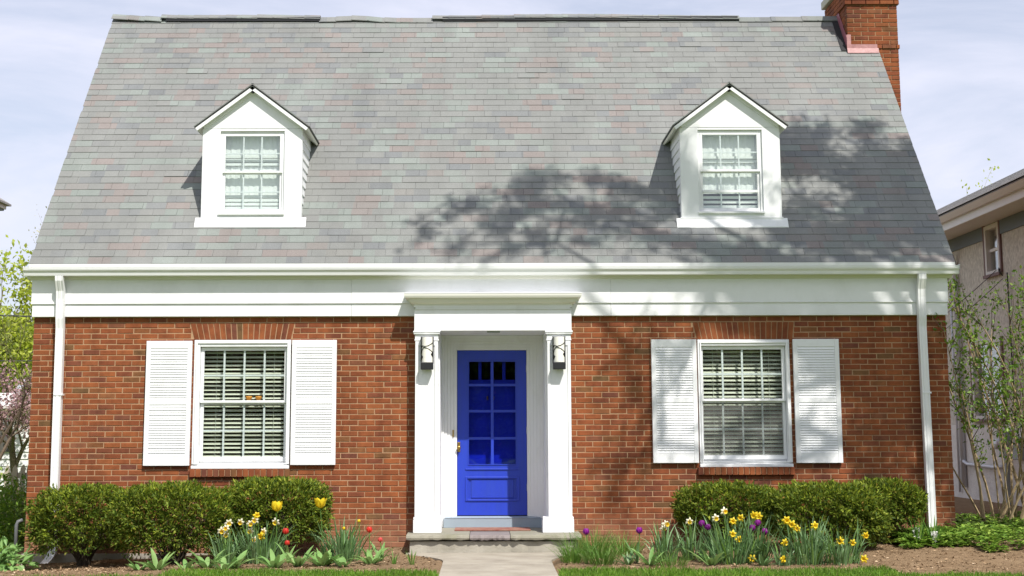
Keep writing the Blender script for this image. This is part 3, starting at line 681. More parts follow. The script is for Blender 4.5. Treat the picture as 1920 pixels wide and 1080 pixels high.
for k, (w, gl) in enumerate(zip(WIN, GL)):
    wn = bpy.data.objects.new('window', None); COL.objects.link(wn); wn.parent = house
    x0, x1, z0, z1 = w; a, b, c, m_, d = gl
    so_, eo = a - .042, b + .042
    MB().box(x0 + .004, so_ - .002, -.012, .12, z0 + .052, z1 - .004).build('casing', M['white'], wn, bevel=.006)
    MB().box(eo + .002, x1 - .004, -.012, .12, z0 + .052, z1 - .004).build('casing', M['white'], wn, bevel=.006)
    MB().box(so_ - .002, eo + .002, -.010, .12, d + .045, z1 - .004).build('casing', M['white'], wn, bevel=.006)
    MB().frame(x0 + .03, x1 - .03, d + .02 - (d - z0) + .03, z1 - .03, .018, -.026, -.0125).build('casing_bead', M['white'], wn, bevel=.004)
    MB().prism([(-.035, z0), (-.035, z0 + .035), (.10, z0 + .052), (.12, z0 + .052), (.12, z0)], x0 + .002, x1 - .002).build('sill_board', M['white'], wn, bevel=.004)
    glazing(wn, a, b, m_ + .028, d, 4, 2, .055, sash=.04, bottom=.03, mun=.022)
    glazing(wn, a, b, c, m_ - .022, 4, 2, .092, sash=.04, top=.034, bottom=.055, mun=.022)
    MB().box(so_ - .002, eo + .002, .115, .2, z0 + .052, c - .04).build('inner_sill', M['white'], wn)
    if k == 1: MB().box(a - .005, b + .005, .0705, .0715, c - .005, m_ - .02).build('insect_screen', M['screen'], wn)
# blinds hang behind the glass
for k, (gl, lab) in enumerate(zip(GL, ('cream venetian blind behind the window left of the door', 'cream venetian blind behind the window right of the door'))):
    a, b, c, m_, d = gl
    v = thing('venetian_blind', lab, 'blind', ((a + b) / 2, .17, c), 'blinds in the ground floor windows')
    me = MB().prism([(-.023, -.013), (.0, .002), (.023, .009), (.023, .0115), (-.0, .0045), (-.023, -.0105)], -(b - a) / 2 - .03, (b - a) / 2 + .03).mesh('slat', M['slat'])
    n = 26; pitch = (d - c + .02) / n
    for i in range(n):
        o = inst('slat', me, None, Matrix.Translation(((a + b) / 2, .165, c + .01 + pitch * i + R.uniform(-.002, .002))) @ Matrix.Rotation(R.uniform(-.03, .03) + (.20 if k else .12), 4, 'X'))
        mw = o.matrix_world.copy(); o.parent = v; o.matrix_parent_inverse = Matrix.Translation(-v.location)
    for xx in (a + .14, b - .14): keep(MB().box(xx - .002, xx + .002, .135, .138, c, d + .03).build('cord', M['slat']), v)
    keep(MB().box(a - .03, b + .03, .14, .19, d + .022, d + .07).build('headrail', M['slat']), v)
cu = thing('orange_ornament', 'pair of small orange glass bowls resting on the left window meeting rail', 'ornament', (-2.86, .12, 1.815))
for dx in (-.05, .07):
    keep(MB().tube([(-2.87 + dx, .118, 1.838), (-2.87 + dx, .118, 1.85), (-2.87 + dx, .118, 1.872), (-2.87 + dx, .118, 1.892)], [.018, .03, .04, .042], 12).build('bowl', M['orange'], None, True), cu)

# shutters
for (x0, x1, z0, z1) in ((-4.166, -3.604, 1.046, 2.567), (-2.372, -1.822, 1.052, 2.574), (2.055, 2.612, 1.066, 2.572), (3.802, 4.368, 1.063, 2.573)):
    sh = bpy.data.objects.new('shutter', None); COL.objects.link(sh); sh.parent = house
    yb, yf = -.016, -.052; w = .055
    MB().box(x0, x0 + w, yf, yb, z0, z1).build('stile', M['white'], sh, bevel=.004)
    MB().box(x1 - w, x1, yf, yb, z0, z1).build('stile', M['white'], sh, bevel=.004)
    zm = z0 + (z1 - z0) * .505
    for (p, q) in ((z0, z0 + .125), (zm - .03, zm + .03), (z1 - .095, z1)):
        MB().box(x0 + w, x1 - w, yf + .003, yb, p, q).build('rail', M['white'], sh, bevel=.003)
    MB().box(x0 + w, x1 - w, yb - .006, yb - .001, z0 + .12, z1 - .09).build('back_panel', M['white'], sh)
    hw = (x1 - x0) / 2 - w
    me = MB().prism([(-.012, -.020), (-.016, -.017), (-.001, .021), (.003, .018)], -hw, hw).mesh('louvre', M['white'])
    for (p, q) in ((z0 + .125, zm - .03), (zm + .03, z1 - .095)):
        n = 20; s = (q - p) / n
        for i in range(n): inst('louvre', me, sh, Matrix.Translation(((x0 + x1) / 2, -.035, p + (i + .5) * s)))
    for zz in (z0 + .2, z1 - .2): MB().box(x0 + .2, x0 + .24, yb - .001, .01, zz, zz + .04).build('bracket', M['black'], sh)

# ------------------------------------------------------------------ dormers
def dormer(cx, yf, seed):
    d = bpy.data.objects.new('dormer', None); COL.objects.link(d); d.parent = house
    hw, zb, ze, za = .638, 4.085, 5.30, 5.755
    wx0, wx1, wz0, wz1 = cx - .41, cx + .41, 4.185, 5.27
    y1 = yf + .08
    yr = lambda z: YE + (z - ZE) / math.tan(PITCH)
    # face: two posts, sill panel and gable panel
    MB().box(cx - hw, wx0, yf, y1, zb, ze).build('corner_board', M['white'], d, bevel=.004)
    MB().box(wx1, cx + hw, yf, y1, zb, ze).build('corner_board', M['white'], d, bevel=.004)
    MB().box(wx0, wx1, yf + .003, y1, zb, wz0).build('apron_board', M['white'], d)
    MB().box(wx0, wx1, yf + .003, y1, wz1, ze).build('head_board', M['white'], d)
    MB().prism([(cx - hw, ze + .002), (cx + hw, ze + .002), (cx + .03, za), (cx - .03, za)], yf - .002, y1, 'y').build('gable_panel', M['white'], d)
    MB().box(cx - hw - .015, cx + hw + .015, yf - .014, yf - .001, zb - .0, zb + .05).build('base_board', M['white'], d, bevel=.003)
    # apron flashing lying on the roof
    u0 = (yf - YE) / cp
    a, b = roofpt(0, u0 - .085, .016), roofpt(0, u0 + .03, .03)
    MB().prism([(a.y, a.z), (b.y, b.z + .02), (b.y, b.z - .02), (a.y, a.z - .012)], cx - hw - .065, cx + hw + .065).build('apron_flashing', M['white'], d)
    # double-hung sash
    MB().frame(wx0 + .001, wx1 - .001, wz0 + .001, wz1 - .001, .028, yf + .028, yf + .078, .028, .035).build('window_frame', M['white'], d, bevel=.003)
    gx0, gx1 = wx0 + .062, wx1 - .062; zm = 4.735
    glazing(d, gx0, gx1, zm + .02, wz1 - .062, 3, 2, yf + .045, sash=.033, bottom=.026, mun=.016)
    glazing(d, gx0, gx1, wz0 + .075, zm - .02, 3, 2, yf + .07, sash=.033, top=.03, bottom=.04, mun=.016)
    MB().prism([(yf - .022, wz0 - .002), (yf - .022, wz0 + .022), (yf + .07, wz0 + .03), (yf + .07, wz0 + .002)], wx0 - .01, wx1 + .01).build('sill', M['white'], d)
    # roof: two slopes with shingle skin, white barge boards and soffit
    off = .085; yfr = yf - off; ap = 5.86; ex = .735; zs = 5.305
    yb = lambda z: yr(z) + .12
    for s in (-1, 1):
        t = .05
        def slab(n0, n1, y0a, x_in=0.):
            dx, dz = ex, ap - zs; l = math.hypot(dx, dz); nx, nz_ = dz / l * s, dx / l
            P = lambda f, n, y: (cx + s * dx * f + nx * n, y, ap - dz * f + nz_ * n)
            V = [P(0, n0, y0a), P(1, n0, y0a), P(1, n1, y0a), P(0, n1, y0a), P(0, n0, yb(ap)), P(1, n0, yb(zs)), P(1, n1, yb(zs)), P(0, n1, yb(ap))]
            return MB().add(V, [(0, 1, 2, 3), (4, 7, 6, 5), (0, 4, 5, 1), (1, 5, 6, 2), (2, 6, 7, 3), (3, 7, 4, 0)])
        slab(-.045, -.018, yfr + .02).build('soffit', M['cream'], d)
        slab(-.0175, -.003, yfr - .004).build('roof_edge', M['deck'], d)
        slab(-.0028, .010, yfr - .010).build('roof_slope', M['shingle'], d)
        dx, dz = ex, ap - zs; l = math.hypot(dx, dz); nx, nz_ = dz / l * s, dx / l
        P = lambda f, n: (cx + s * dx * f + nx * n, ap - dz * f + nz_ * n)
        MB().prism([P(0, -.02), P(.995, -.02), P(.995, -.062), P(-.0, -.062)], yfr, yfr + .018, 'y').build('barge_board', M['white'], d)
        MB().prism([P(.02, -.047), P(.90, -.047), P(.90, -.085), P(.02, -.085)], yf - .022, yf - .003, 'y').build('rake_moulding', M['white'], d)
        # cheek: lap siding boards cut along the roof slope
        zc = zb + .02; x0 = cx + s * (hw - .02)
        core = [(y1, zb), (y1, ze + .05), (yr(ze + .05) + .1, ze + .05), (yr(zb) + .1, zb)]
        MB().prism(core, min(x0, x0 - s * .04), max(x0, x0 - s * .04)).build('cheek_sheathing', M['white'], d)
        lap = .118
        while zc < ze - .02:
            zt = min(zc + lap + .014, ze + .02); ya = yf + .045
            V = []
            for (zz, th) in ((zc, .020), (zt, .004)):
                for yy in (ya, max(ya + .01, yr(zz) + .05)):
                    V += [(x0, yy, zz), (x0 + s * th, yy, zz)]
            # 0:bot front in,1 bot front out,2 bot back in,3 bot back out,4 top front in,5,6,7
            MB().add(V, [(0, 1, 3, 2), (4, 6, 7, 5), (1, 5, 7, 3), (0, 2, 6, 4), (0, 4, 5, 1), (2, 3, 7, 6)]).build('siding_board', M['white'], d)
            zc += lap
    MB().box(cx - .012, cx + .012, yfr - .009, yb(ap), ap + .003, ap + .013).build('ridge_cap', M['deck'], d)
    # sealed inside
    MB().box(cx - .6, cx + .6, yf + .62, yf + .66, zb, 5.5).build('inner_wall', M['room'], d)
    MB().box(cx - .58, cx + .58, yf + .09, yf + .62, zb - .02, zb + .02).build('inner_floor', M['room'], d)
    return d
dL = dormer(*DORM[0], 1); dR = dormer(*DORM[1], 2)
def shade(cx, yf, z0, z1, label, seed, slats):
    t = thing('window_shade', label, 'shade', (cx, yf + .13, z0))
    r = random.Random(seed)
    V = []; n = 60
    for i in range(n + 1):
        x = cx - .4 + .8 * i / n; y = yf + .135 + .003 * math.sin(i * 1.05 + seed) + r.uniform(-.002, .002)
        V += [(x, y, z0), (x, y, z1), (x, y + .004, z0), (x, y + .004, z1)]
    F = []
    for i in range(n):
        o = 4 * i; F += [(o, o + 4, o + 5, o + 1), (o + 2, o + 3, o + 7, o + 6), (o, o + 2, o + 6, o + 4), (o + 1, o + 5, o + 7, o + 3)]
    keep(MB().add(V, F).build('cloth', M['curtain']), t)
    for z in slats: keep(MB().box(cx - .36, cx + .36, yf + .108, yf + .118, z, z + .035).build('slat', M['curtain']), t)
shade(DORM[0][0], DORM[0][1], 4.2, 5.25, 'white gathered curtain behind the left dormer window', 1, [4.27, 4.32, 4.37, 4.42, 4.84, 4.89, 4.94])
shade(DORM[1][0], DORM[1][1], 4.46, 5.25, 'white gathered curtain behind the right dormer window, open at the bottom', 4, [4.27, 4.33, 4.39, 4.86, 4.91])
MB().box(DORM[1][0] - .349, DORM[1][0] + .349, DORM[1][1] + .035, DORM[1][1] + .055, 4.46, 4.492).build('storm_rail', M['white'], dR)

# ------------------------------------------------------------------ portico and door
po = bpy.data.objects.new('portico', None); COL.objects.link(po); po.parent = house
YF, YD = -.22, .70
for (x0, x1, s) in ((PX0, -.556, 1), (.753, PX1, -1)):
    p = MB()
    p.box(x0 + .012, x1 - .012, YF + .012, .008, .43, 2.55)
    p.build('pilaster', M['white'], po)
    MB().frame(x0 + .012, x1 - .012, .44, 2.54, .038, YF + .002, YF + .0118, .05, .05).build('pilaster_moulding', M['white'], po, bevel=.003)
    bx0, bx1 = (x0 - .004, x1 + .035) if s == 1 else (x0 - .06, x1 + .006)
    MB().box(bx0, bx1, YF - .022, .008, .2505, .405).build('pilaster_base', M['white'], po, bevel=.005)
    MB().prism([(YF - .018, .4055), (YF - .018, .418), (YF + .006, .436), (.008, .436), (.008, .4055)], bx0 + .006, bx1 - .006).build('base_moulding', M['white'], po)
    MB().box(x0 + .002, x1 - .002, YF + .004, .008, 2.551, 2.57).build('necking', M['white'], po, bevel=.003)
    MB().box(x0 + .008, x1 - .008, YF + .009, .008, 2.5705, 2.63).build('capital', M['white'], po)
    MB().box(x0 - .008, x1 + .010, YF - .012, .008, 2.631, 2.650).build('capital', M['white'], po, bevel=.003)
    MB().box(x0 - .014, x1 + .016, YF - .020, .008, 2.651, 2.671).build('capital', M['white'], po, bevel=.003)
    # recess side wall with vertical boards
    xi = x1 if s == 1 else x0
    xa, xb = (xi - .06, xi - .001) if s == 1 else (xi + .001, xi + .06)
    MB().box(xa, xb, .0085, .63, .2505, 2.671).build('recess_lining', M['white'], po)
    for i in range(5):
        yb = .02 + i * .121
        MB().box(xi - .0005 if s == 1 else xi - .006, xi + .006 if s == 1 else xi + .0005, yb, yb + .108, .2506, 2.67).build('recess_board', M['white'], po)
MB().box(PX0 - .002, PX1 + .002, YF, .65, 2.672, 2.93).build('entablature', M['white'], po, bevel=.004)
MB().box(PX0 - .006, PX1 + .006, YF - .014, .0, 2.9305, 2.938).build('dentil_band', M['white'], po)
MB().box(PX0 + .01, PX1 - .01, YF - .012, .0, 2.9382, 2.9607).build('dentil_band', M['white'], po)
n = 46
me = MB().box(-.012, .012, -.0205, .02, 0, .022).mesh('dentil', M['white'])
for i in range(n): inst('dentil', me, po, Matrix.Translation((PX0 + .03 + (PX1 - PX0 - .06) * i / (n - 1), YF - .0005, 2.9385)))
MB().box(PX0 - .01, PX1 + .01, YF - .026, .0, 2.9608, 2.978).build('dentil_band', M['white'], po)
# cornice: cove flaring outwards on three sides
prof = [(0, 2.9785), (.0, 2.995), (.02, 3.0), (.045, 3.015), (.06, 3.04), (.07, 3.06), (.10, 3.066), (.11, 3.09), (.112, 3.116)]
V = []; F = []
for (o, z) in prof:
    V += [(PX0 - .01 - o, -.001, z), (PX0 - .01 - o, YF - .03 - o, z), (PX1 + .01 + o, YF - .03 - o, z), (PX1 + .01 + o, -.001, z)]
for i in range(len(prof) - 1):
    for j in range(3): F.append((4 * i + j, 4 * i + j + 1, 4 * i + 5 + j, 4 * i + 4 + j))
    F.append((4 * i + 3, 4 * i, 4 * i + 4, 4 * i + 7))
k = 4 * (len(prof) - 1); F += [(k, k + 1, k + 2, k + 3), (3, 2, 1, 0)]
MB().add(V, F).build('cornice', M['cream'], po)
MB().prism([(-.0005, 3.1165), (-.0005, 3.142), (YF - .145, 3.124), (YF - .145, 3.1165)], PX0 - .125, PX1 + .125).build('cornice_top', M['white'], po)
# soffit fixture
MB().box(.03, .19, -.16, -.10, 2.655, 2.6715).build('soffit_light', M['metergrey'], po, bevel=.004)
# stepped casing round the door, each step deeper
DX0, DX1, DZ0, DZ1 = -.354, .540, .395, 2.486
ox0, ox1, oz = -.556, .753, 2.671
steps = 5
for i in range(steps):
    t0, t1 = i / steps, (i + 1) / steps
    a0, a1 = ox0 + (DX0 - ox0) * t0, ox0 + (DX0 - ox0) * t1
    b1, b0 = ox1 + (DX1 - ox1) * t0, ox1 + (DX1 - ox1) * t1
    z1, z0 = oz + (DZ1 - oz) * t0, oz + (DZ1 - oz) * t1
    y = .63 + i * .012
    MB().box(a0, a1, y, YD + .1, .2507, z1).build('door_casing', M['white'], po, bevel=.004)
    MB().box(b0, b1, y, YD + .1, .2507, z1).build('door_casing', M['white'], po, bevel=.004)
    MB().box(a1, b0, y, YD + .1, z0, z1).build('door_casing', M['white'], po, bevel=.004)
MB().box(DX0 + .001, DX1 - .001, .675, .79, .2507, .372).build('threshold', M['sillgrey'], po)
MB().box(-.52, .72, .60, .628, .2508, .366).build('threshold', M['sillgrey'], po)
MB().prism([(.595, .3665), (.595, .372), (.69, .388), (.70, .372)], -.50, .70).build('threshold', M['sillgrey'], po)
dr = bpy.data.objects.new('door', None); COL.objects.link(dr); dr.parent = house
LX0, LX1 = -.205, .398; XM = .097
zl = [1.032, 1.362, 1.707, 2.040, 2.342]
y0, y1 = YD, YD + .045
MB().box(DX0 + .004, LX0, y0, y1, DZ0 + .003, DZ1 - .004).build('stile', M['blue'], dr)
MB().box(LX1, DX1 - .004, y0, y1, DZ0 + .003, DZ1 - .004).build('stile', M['blue'], dr)
MB().box(LX0, LX1, y0 + .001, y1, zl[-1], DZ1 - .004).build('rail', M['blue'], dr)
MB().box(LX0, LX1, y0 + .001, y1, .875, zl[0]).build('rail', M['blue'], dr)
MB().box(LX0, LX1, y0 + .001, y1, DZ0 + .003, .582).build('rail', M['blue'], dr)
MB().box(LX0 - .04, LX1 + .04, y0 - .012, y0 - .001, .965, .985).build('rail_moulding', M['blue'], dr, bevel=.003)
MB().frame(LX0 - .042, LX1 + .042, .575, .882, .026, y0 - .014, y0 - .0005).build('panel_moulding', M['blue'], dr, bevel=.004)
MB().prism([(LX0 + .03, .61), (LX1 - .03, .61), (LX1 - .03, .85), (LX0 + .03, .85)], y0 + .004, y0 + .02, 'y').build('panel', M['blue'], dr, bevel=.008)
MB().box(LX0, LX1, y0 + .014, y1 - .005, .582, .875).build('panel_back', M['blue'], dr)
MB().box(XM - .018, XM + .018, y0 - .004, y1 - .006, zl[0], zl[-1]).build('muntin', M['blue'], dr, bevel=.004)
for z in zl[1:-1]:
    for (a, b) in ((LX0, XM - .018), (XM + .018, LX1)): MB().box(a, b, y0 - .003, y1 - .007, z - .016, z + .016).build('muntin', M['blue'], dr, bevel=.004)
for i in range(4):
    for (a, b) in ((LX0, XM - .018), (XM + .018, LX1)):
        MB().box(a + .001, b - .001, y0 + .016, y0 + .02, zl[i] + .002, zl[i + 1] - .002).build('pane', M['doorglass'], dr)
MB().frame(LX0 - .006, LX1 + .006, zl[0] - .006, zl[-1] + .006, .01, y0 - .008, y0 - .001).build('glazing_bead', M['blue'], dr)
# a blue inner door behind the glazed one, with a pair of small brass pulls
MB().box(DX0 + .02, DX1 - .02, y0 + .13, y0 + .16, DZ0 + .05, 2.11).build('inner_door', M['blue'], dr)
for i in range(4):
    a = LX0 + .0 + i * .155; MB().box(a - .03, a + .01, y0 + .12, y0 + .16, 2.112, DZ1 - .02).build('inner_mullion', M['blue'], dr)
for dx in (-.045, .03):
    MB().tube([(XM - .055 + dx + .04, y0 + .105, 1.90), (XM - .055 + dx + .04, y0 + .105, 1.85)], .012, 8).build('pull', M['brass'], dr)
hd = bpy.data.objects.new('handle', None); COL.objects.link(hd); hd.parent = dr
MB().box(-.348, -.312, y0 - .008, y0 - .0005, 1.19, 1.315).build('lock_plate', M['brass'], hd, bevel=.003)
MB().tube([(-.33, y0 - .008, 1.245), (-.33, y0 - .04, 1.245), (-.33, y0 - .05, 1.245), (-.33, y0 - .066, 1.245), (-.33, y0 - .07, 1.245)], [.011, .011, .026, .026, .012], 12).build('knob', M['brass'], hd, True)
for z in (.7, 1.42, 2.2): MB().tube([(DX1 - .001, y0 - .006, z), (DX1 - .001, y0 - .006, z + .09)], .007, 8).build('hinge', M['steel'], dr)
MB().box(-.412, -.392, .650, .6655, 1.38, 1.47).build('doorbell', M['brass'], po, bevel=.003)
# vestibule
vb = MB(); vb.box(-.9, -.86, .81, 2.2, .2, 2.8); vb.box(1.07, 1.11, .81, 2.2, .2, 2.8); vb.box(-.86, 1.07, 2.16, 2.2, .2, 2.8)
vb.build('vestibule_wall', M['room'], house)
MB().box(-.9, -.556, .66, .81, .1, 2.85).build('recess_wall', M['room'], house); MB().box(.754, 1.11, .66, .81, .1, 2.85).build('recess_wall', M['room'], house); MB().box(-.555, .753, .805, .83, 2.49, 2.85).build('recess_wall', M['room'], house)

# wall lanterns
for (cx, lab) in ((-.697, 'black iron wall lantern with cream glass and leaf vine, left of the door'), (.906, 'black iron wall lantern with cream glass and leaf vine, right of the door')):
    yw = YF - .001; t = thing('wall_lantern', lab, 'lamp', (cx, yw, 2.2), 'lanterns flanking the front door')
    K = lambda o: keep(o, t)
    K(MB().box(cx - .078, cx + .078, yw - .022, yw - .001, 2.27, 2.598).build('back_plate', M['black'], None, bevel=.004))
    V = []; n = 14
    for z in (2.285, 2.590):
        for i in range(n + 1):
            a = math.pi * i / n; V.append((cx - .0705 * math.cos(a), yw - .023 - .085 * math.sin(a), z))
    m1 = n + 1
    K(MB().add(V, [(i, i + 1, m1 + i + 1, m1 + i) for i in range(n)] + [tuple(range(n, -1, -1)), tuple(range(m1, 2 * m1)), (0, m1, 2 * m1 - 1, n)]).build('glass_shade', M['lampglass']))
    K(MB().box(cx - .076, cx + .076, yw - .118, yw - .0225, 2.197, 2.284).build('base_box', M['black'], None, bevel=.006))
    for s in (-1, 1): K(MB().box(cx + s * .0745 - .0035, cx + s * .0745 + .0035, yw - .06, yw - .0225, 2.284, 2.598).build('side_bar', M['black']))
    on = lambda a, z, r=.090: (cx - .074 * math.cos(a), yw - .023 - r * math.sin(a), z)
    K(MB().tube([on(.15, 2.48), on(.7, 2.485), on(1.2, 2.475), on(1.8, 2.485), on(2.4, 2.51), on(2.95, 2.53)], .0048, 5).build('vine', M['black']))
    K(MB().tube([on(.3, 2.37), on(.6, 2.43), on(1.0, 2.465), on(1.4, 2.46), on(2.0, 2.44), on(2.6, 2.41), on(2.85, 2.395)], .0048, 5).build('vine', M['black']))
    for (a, z, l) in ((.45, 2.375, .065), (2.65, 2.405, .055), (.3, 2.49, .035)):
        p = on(a, z, .094); q = on(a + .4, z - l * .35, .094); r2 = on(a - .4, z - l * .35, .094); e = on(a, z - l, .094); bk = Vector((0, .006, 0))
        V = [Vector(x) for x in (p, q, e, r2)]; V += [v + bk for v in V]
        K(MB().add(V, [(0, 1, 2, 3), (7, 6, 5, 4), (0, 4, 5, 1), (1, 5, 6, 2), (2, 6, 7, 3), (3, 7, 4, 0)]).build('leaf', M['black']))
# doormat
dm = MB(); dm.box(-.37, .56, .06, .50, .2515, .263)
tag(dm.build('doormat', M['matred'], None, bevel=.004), 'faded red doormat lying on the step at the blue door', 'doormat')

# ------------------------------------------------------------------ neighbours
def wires(name, label, pts, r=.008, sag=.0, group=None):
    P = []
    for a, b in zip(pts, pts[1:]):
        a, b = Vector(a), Vector(b)
        for i in range(9):
            t = i / 8; p = a.lerp(b, t); p.z -= sag * 4 * t * (1 - t); P.append(p)
    return tag(MB().tube(P, r, 5).build(name, M['wire']), label, 'wire', group)
nh = thing('neighbour_house', 'tan stucco house with slate blue trim and wide eaves right of the brick house', 'house', (9.6, 8, 0))
K = lambda o: keep(o, nh)
NX = 8.8
ny0, ny1 = 1.0, 15.0
# stucco wall as panels around the window openings: (y0, y1, z0, z1)
NW = [(6.02, 6.68, 4.10, 4.96), (6.2, 7.6, 1.62, 3.0)]
zs_all = sorted({-.3, 5.10} | {w[2] for w in NW} | {w[3] for w in NW})
b = MB()
for z0, z1 in zip(zs_all, zs_all[1:]):
    cuts = sorted([(w[0], w[1]) for w in NW if w[2] <= z0 and z1 <= w[3]]); y = ny0
    for a, c in cuts + [(ny1, ny1)]:
        if a - y > .01: b.box(NX, NX + .2, y, a, z0, z1)
        y = c
b.box(NX + .2005, NX + 5, ny0, ny0 + .2, -.3, 5.1); b.box(NX + .2005, NX + 5, ny1 - .2, ny1, -.3, 5.1)
K(b.build('wall', M['stucco']))
K(MB().box(NX - .025, NX - .001, ny0, 6.1, -.3, 1.55).build('lit_wall_base', M['stucco_lit'])); K(MB().box(NX - .025, NX - .001, 6.1005, ny1, -.3, 1.52).build('lit_wall_base', M['stucco_lit']))  # lower wall painted lighter in place of the light falling on it
K(MB().box(NX + .25, NX + .3, ny0 + .2, ny1 - .2, -.3, 5.1).build('inner_wall', M['dark']))
K(MB().box(NX - .03, NX - .001, ny0, 5.95, 4.74, 4.975).build('frieze_board', M['greytrim'])); K(MB().box(NX - .03, NX - .001, 6.75, ny1, 4.74, 4.975).build('frieze_board', M['greytrim']))
K(MB().box(8.22, NX + .2, ny0 - .4, ny1 + .4, 4.98, 5.02).build('soffit', M['taupe']))
K(MB().box(8.19, 8.219, ny0 - .4, ny1 + .4, 4.945, 5.10).build('fascia', M['garage'], None, bevel=.004))
dzg = -.275
K(MB().prism([(p, q + dzg) for p, q in ((8.188, 5.45), (8.188, 5.35), (8.13, 5.355), (8.10, 5.40), (8.07, 5.45), (8.082, 5.45), (8.112, 5.41), (8.14, 5.368), (8.176, 5.364), (8.176, 5.45))], ny0 - .4, ny1 + .4, 'y').build('gutter', M['gutterpale']))
rp_ = math.tan(rad(27))
K(MB().prism([(8.11, 5.18), (8.11, 5.215), (11.2, 5.215 + 3.1 * rp_), (14.3, 5.215), (14.3, 5.18), (11.2, 5.12 + 3.1 * rp_)], ny0 - .45, ny1 + .45, 'y').build('roof', M['nroof']))
for i in range(24):
    a0, a1 = i * .125, i * .125 + .15; ps = [(8.085 + a * math.cos(rad(27)), 5.222 + a * math.sin(rad(27))) for a in (a0, a1)]
    K(MB().prism([(ps[0][0], ps[0][1]), (ps[0][0] - .003, ps[0][1] + .006), (ps[1][0], ps[1][1] + .004), (ps[1][0], ps[1][1] - .002)], ny0 - .46, ny1 + .46, 'y').build('shingle_course', M['nroof']))
for (y0, y1, z0, z1), nm in zip(NW, ('window', 'window', 'basement_window')):
    wn = bpy.data.objects.new(nm, None); COL.objects.link(wn); wn.parent = nh
    K2 = lambda o: (setattr(o, 'parent', wn), setattr(o, 'matrix_parent_inverse', Matrix.Translation(-Vector(nh.location))), o)[2]
    f = MB()
    for (a, c, p, q) in ((y0, y0 + .07, z0, z1), (y1 - .07, y1, z0, z1), (y0 + .07, y1 - .07, z1 - .07, z1), (y0 + .07, y1 - .07, z0, z0 + .06)): f.box(NX - .03, NX + .1, a, c, p, q)
    K2(f.build('frame', M['redtrim'] if nm != 'window' else M['taupe']))
    zm = (z0 + z1) / 2
    sa = MB().box(NX + .03, NX + .07, y0 + .0701, y1 - .0701, zm - .025, zm + .025)
    if y1 - y0 > 1: sa.box(NX + .031, NX + .069, (y0 + y1) / 2 - .04, (y0 + y1) / 2 + .04, z0 + .061, z1 - .071)
    K2(sa.build('sash', M['garage']))
    K2(MB().box(NX + .05, NX + .055, y0 + .071, y1 - .071, z0 + .061, zm - .026).build('pane', M['glass'])); K2(MB().box(NX + .05, NX + .055, y0 + .071, y1 - .071, zm + .026, z1 - .071).build('pane', M['glass']))
    K2(MB().box(NX - .07, NX - .031, y0 - .04, y1 + .04, z0 - .05, z0 + .001).build('sill', M['redtrim']))
    if nm == 'window':
        K2(MB().box(NX - .034, NX - .001, y0 - .06, y0 - .001, z0, z1 + .02).build('casing', M['redtrim'])); K2(MB().box(NX - .034, NX - .001, y1 + .001, y1 + .06, z0, z1 + .02).build('casing', M['redtrim']))
K(MB().tube([(8.13, 8.12, 5.08), (8.2, 8.12, 4.95), (8.70, 8.12, 4.62), (8.73, 8.12, 4.5), (8.73, 8.12, .4)], .05, 10).build('downspout', M['galv'], None, True))
K(MB().tube([(8.74, 8.4, 4.0), (8.74, 8.4, .3)], .022, 8).build('conduit', M['galv'], None, True))
K(MB().tube([(8.76, 5.70, 4.05), (8.76, 5.70, 1.5)], .013, 8).build('conduit', M['wire'], None, True))
K(MB().box(8.66, 8.79, 5.92, 6.22, .98, 1.42).build('meter_box', M['metergrey'], None, bevel=.015)); K(MB().tube([(8.66, 6.07, 1.2), (8.55, 6.07, 1.2)], .085, 16).build('meter', M['galv'], None, True))
K(MB().box(8.68, 8.79, 5.45, 5.72, .95, 1.32).build('meter_box', M['metergrey'], None, bevel=.015))
K(MB().tube([(8.72, 8.2, .9), (8.72, 7.9, .82), (8.72, 6.6, .8), (8.72, 6.2, .82)], .03, 8).build('gas_pipe', M['galv'], None, True))
K(MB().box(8.70, 8.79, 6.05, 6.12, .1, .98).build('conduit', M['metergrey']))
K(MB().tube([(8.78, 6.02, 4.10), (8.74, 6.0, 4.16), (8.72, 5.95, 4.10), (8.76, 5.9, 4.02)], .011, 6).build('service_head', M['wire'], None, True))
wires('service_cable', 'upper black cable running from the stucco wall to the brick house', [(8.70, 6.0, 4.13), (5.74, 2.2, 2.55)], .006, .06)
wires('service_cable', 'lower black cable running from the stucco wall to the brick house', [(8.70, 5.75, 3.95), (5.74, 2.4, 2.28)], .006, .05)
# left neighbour: only its eave corner looks in
lh = thing('neighbour_house', 'pale house with brown eave, its roof corner peeking in left of the brick house', 'house', (-13, 2, 0)); K = lambda o: keep(o, lh)
K(MB().box(-17, -9.45, -4.0, 7.3, -.3, 5.45).build('wall', M['garage']))
K(MB().box(-17.6, -8.92, -4.6, 7.95, 5.50, 5.53).build('soffit', M['greytrim'])); K(MB().box(-17.6, -8.89, -4.63, 7.98, 5.5305, 5.60).build('fascia', M['taupe']))
K(MB().prism([(-8.82, 5.6005), (-8.82, 5.635), (-13.1, 8.3), (-17.7, 5.635), (-17.7, 5.6005)], -4.7, 8.05, 'y').build('roof', M['nroof']))
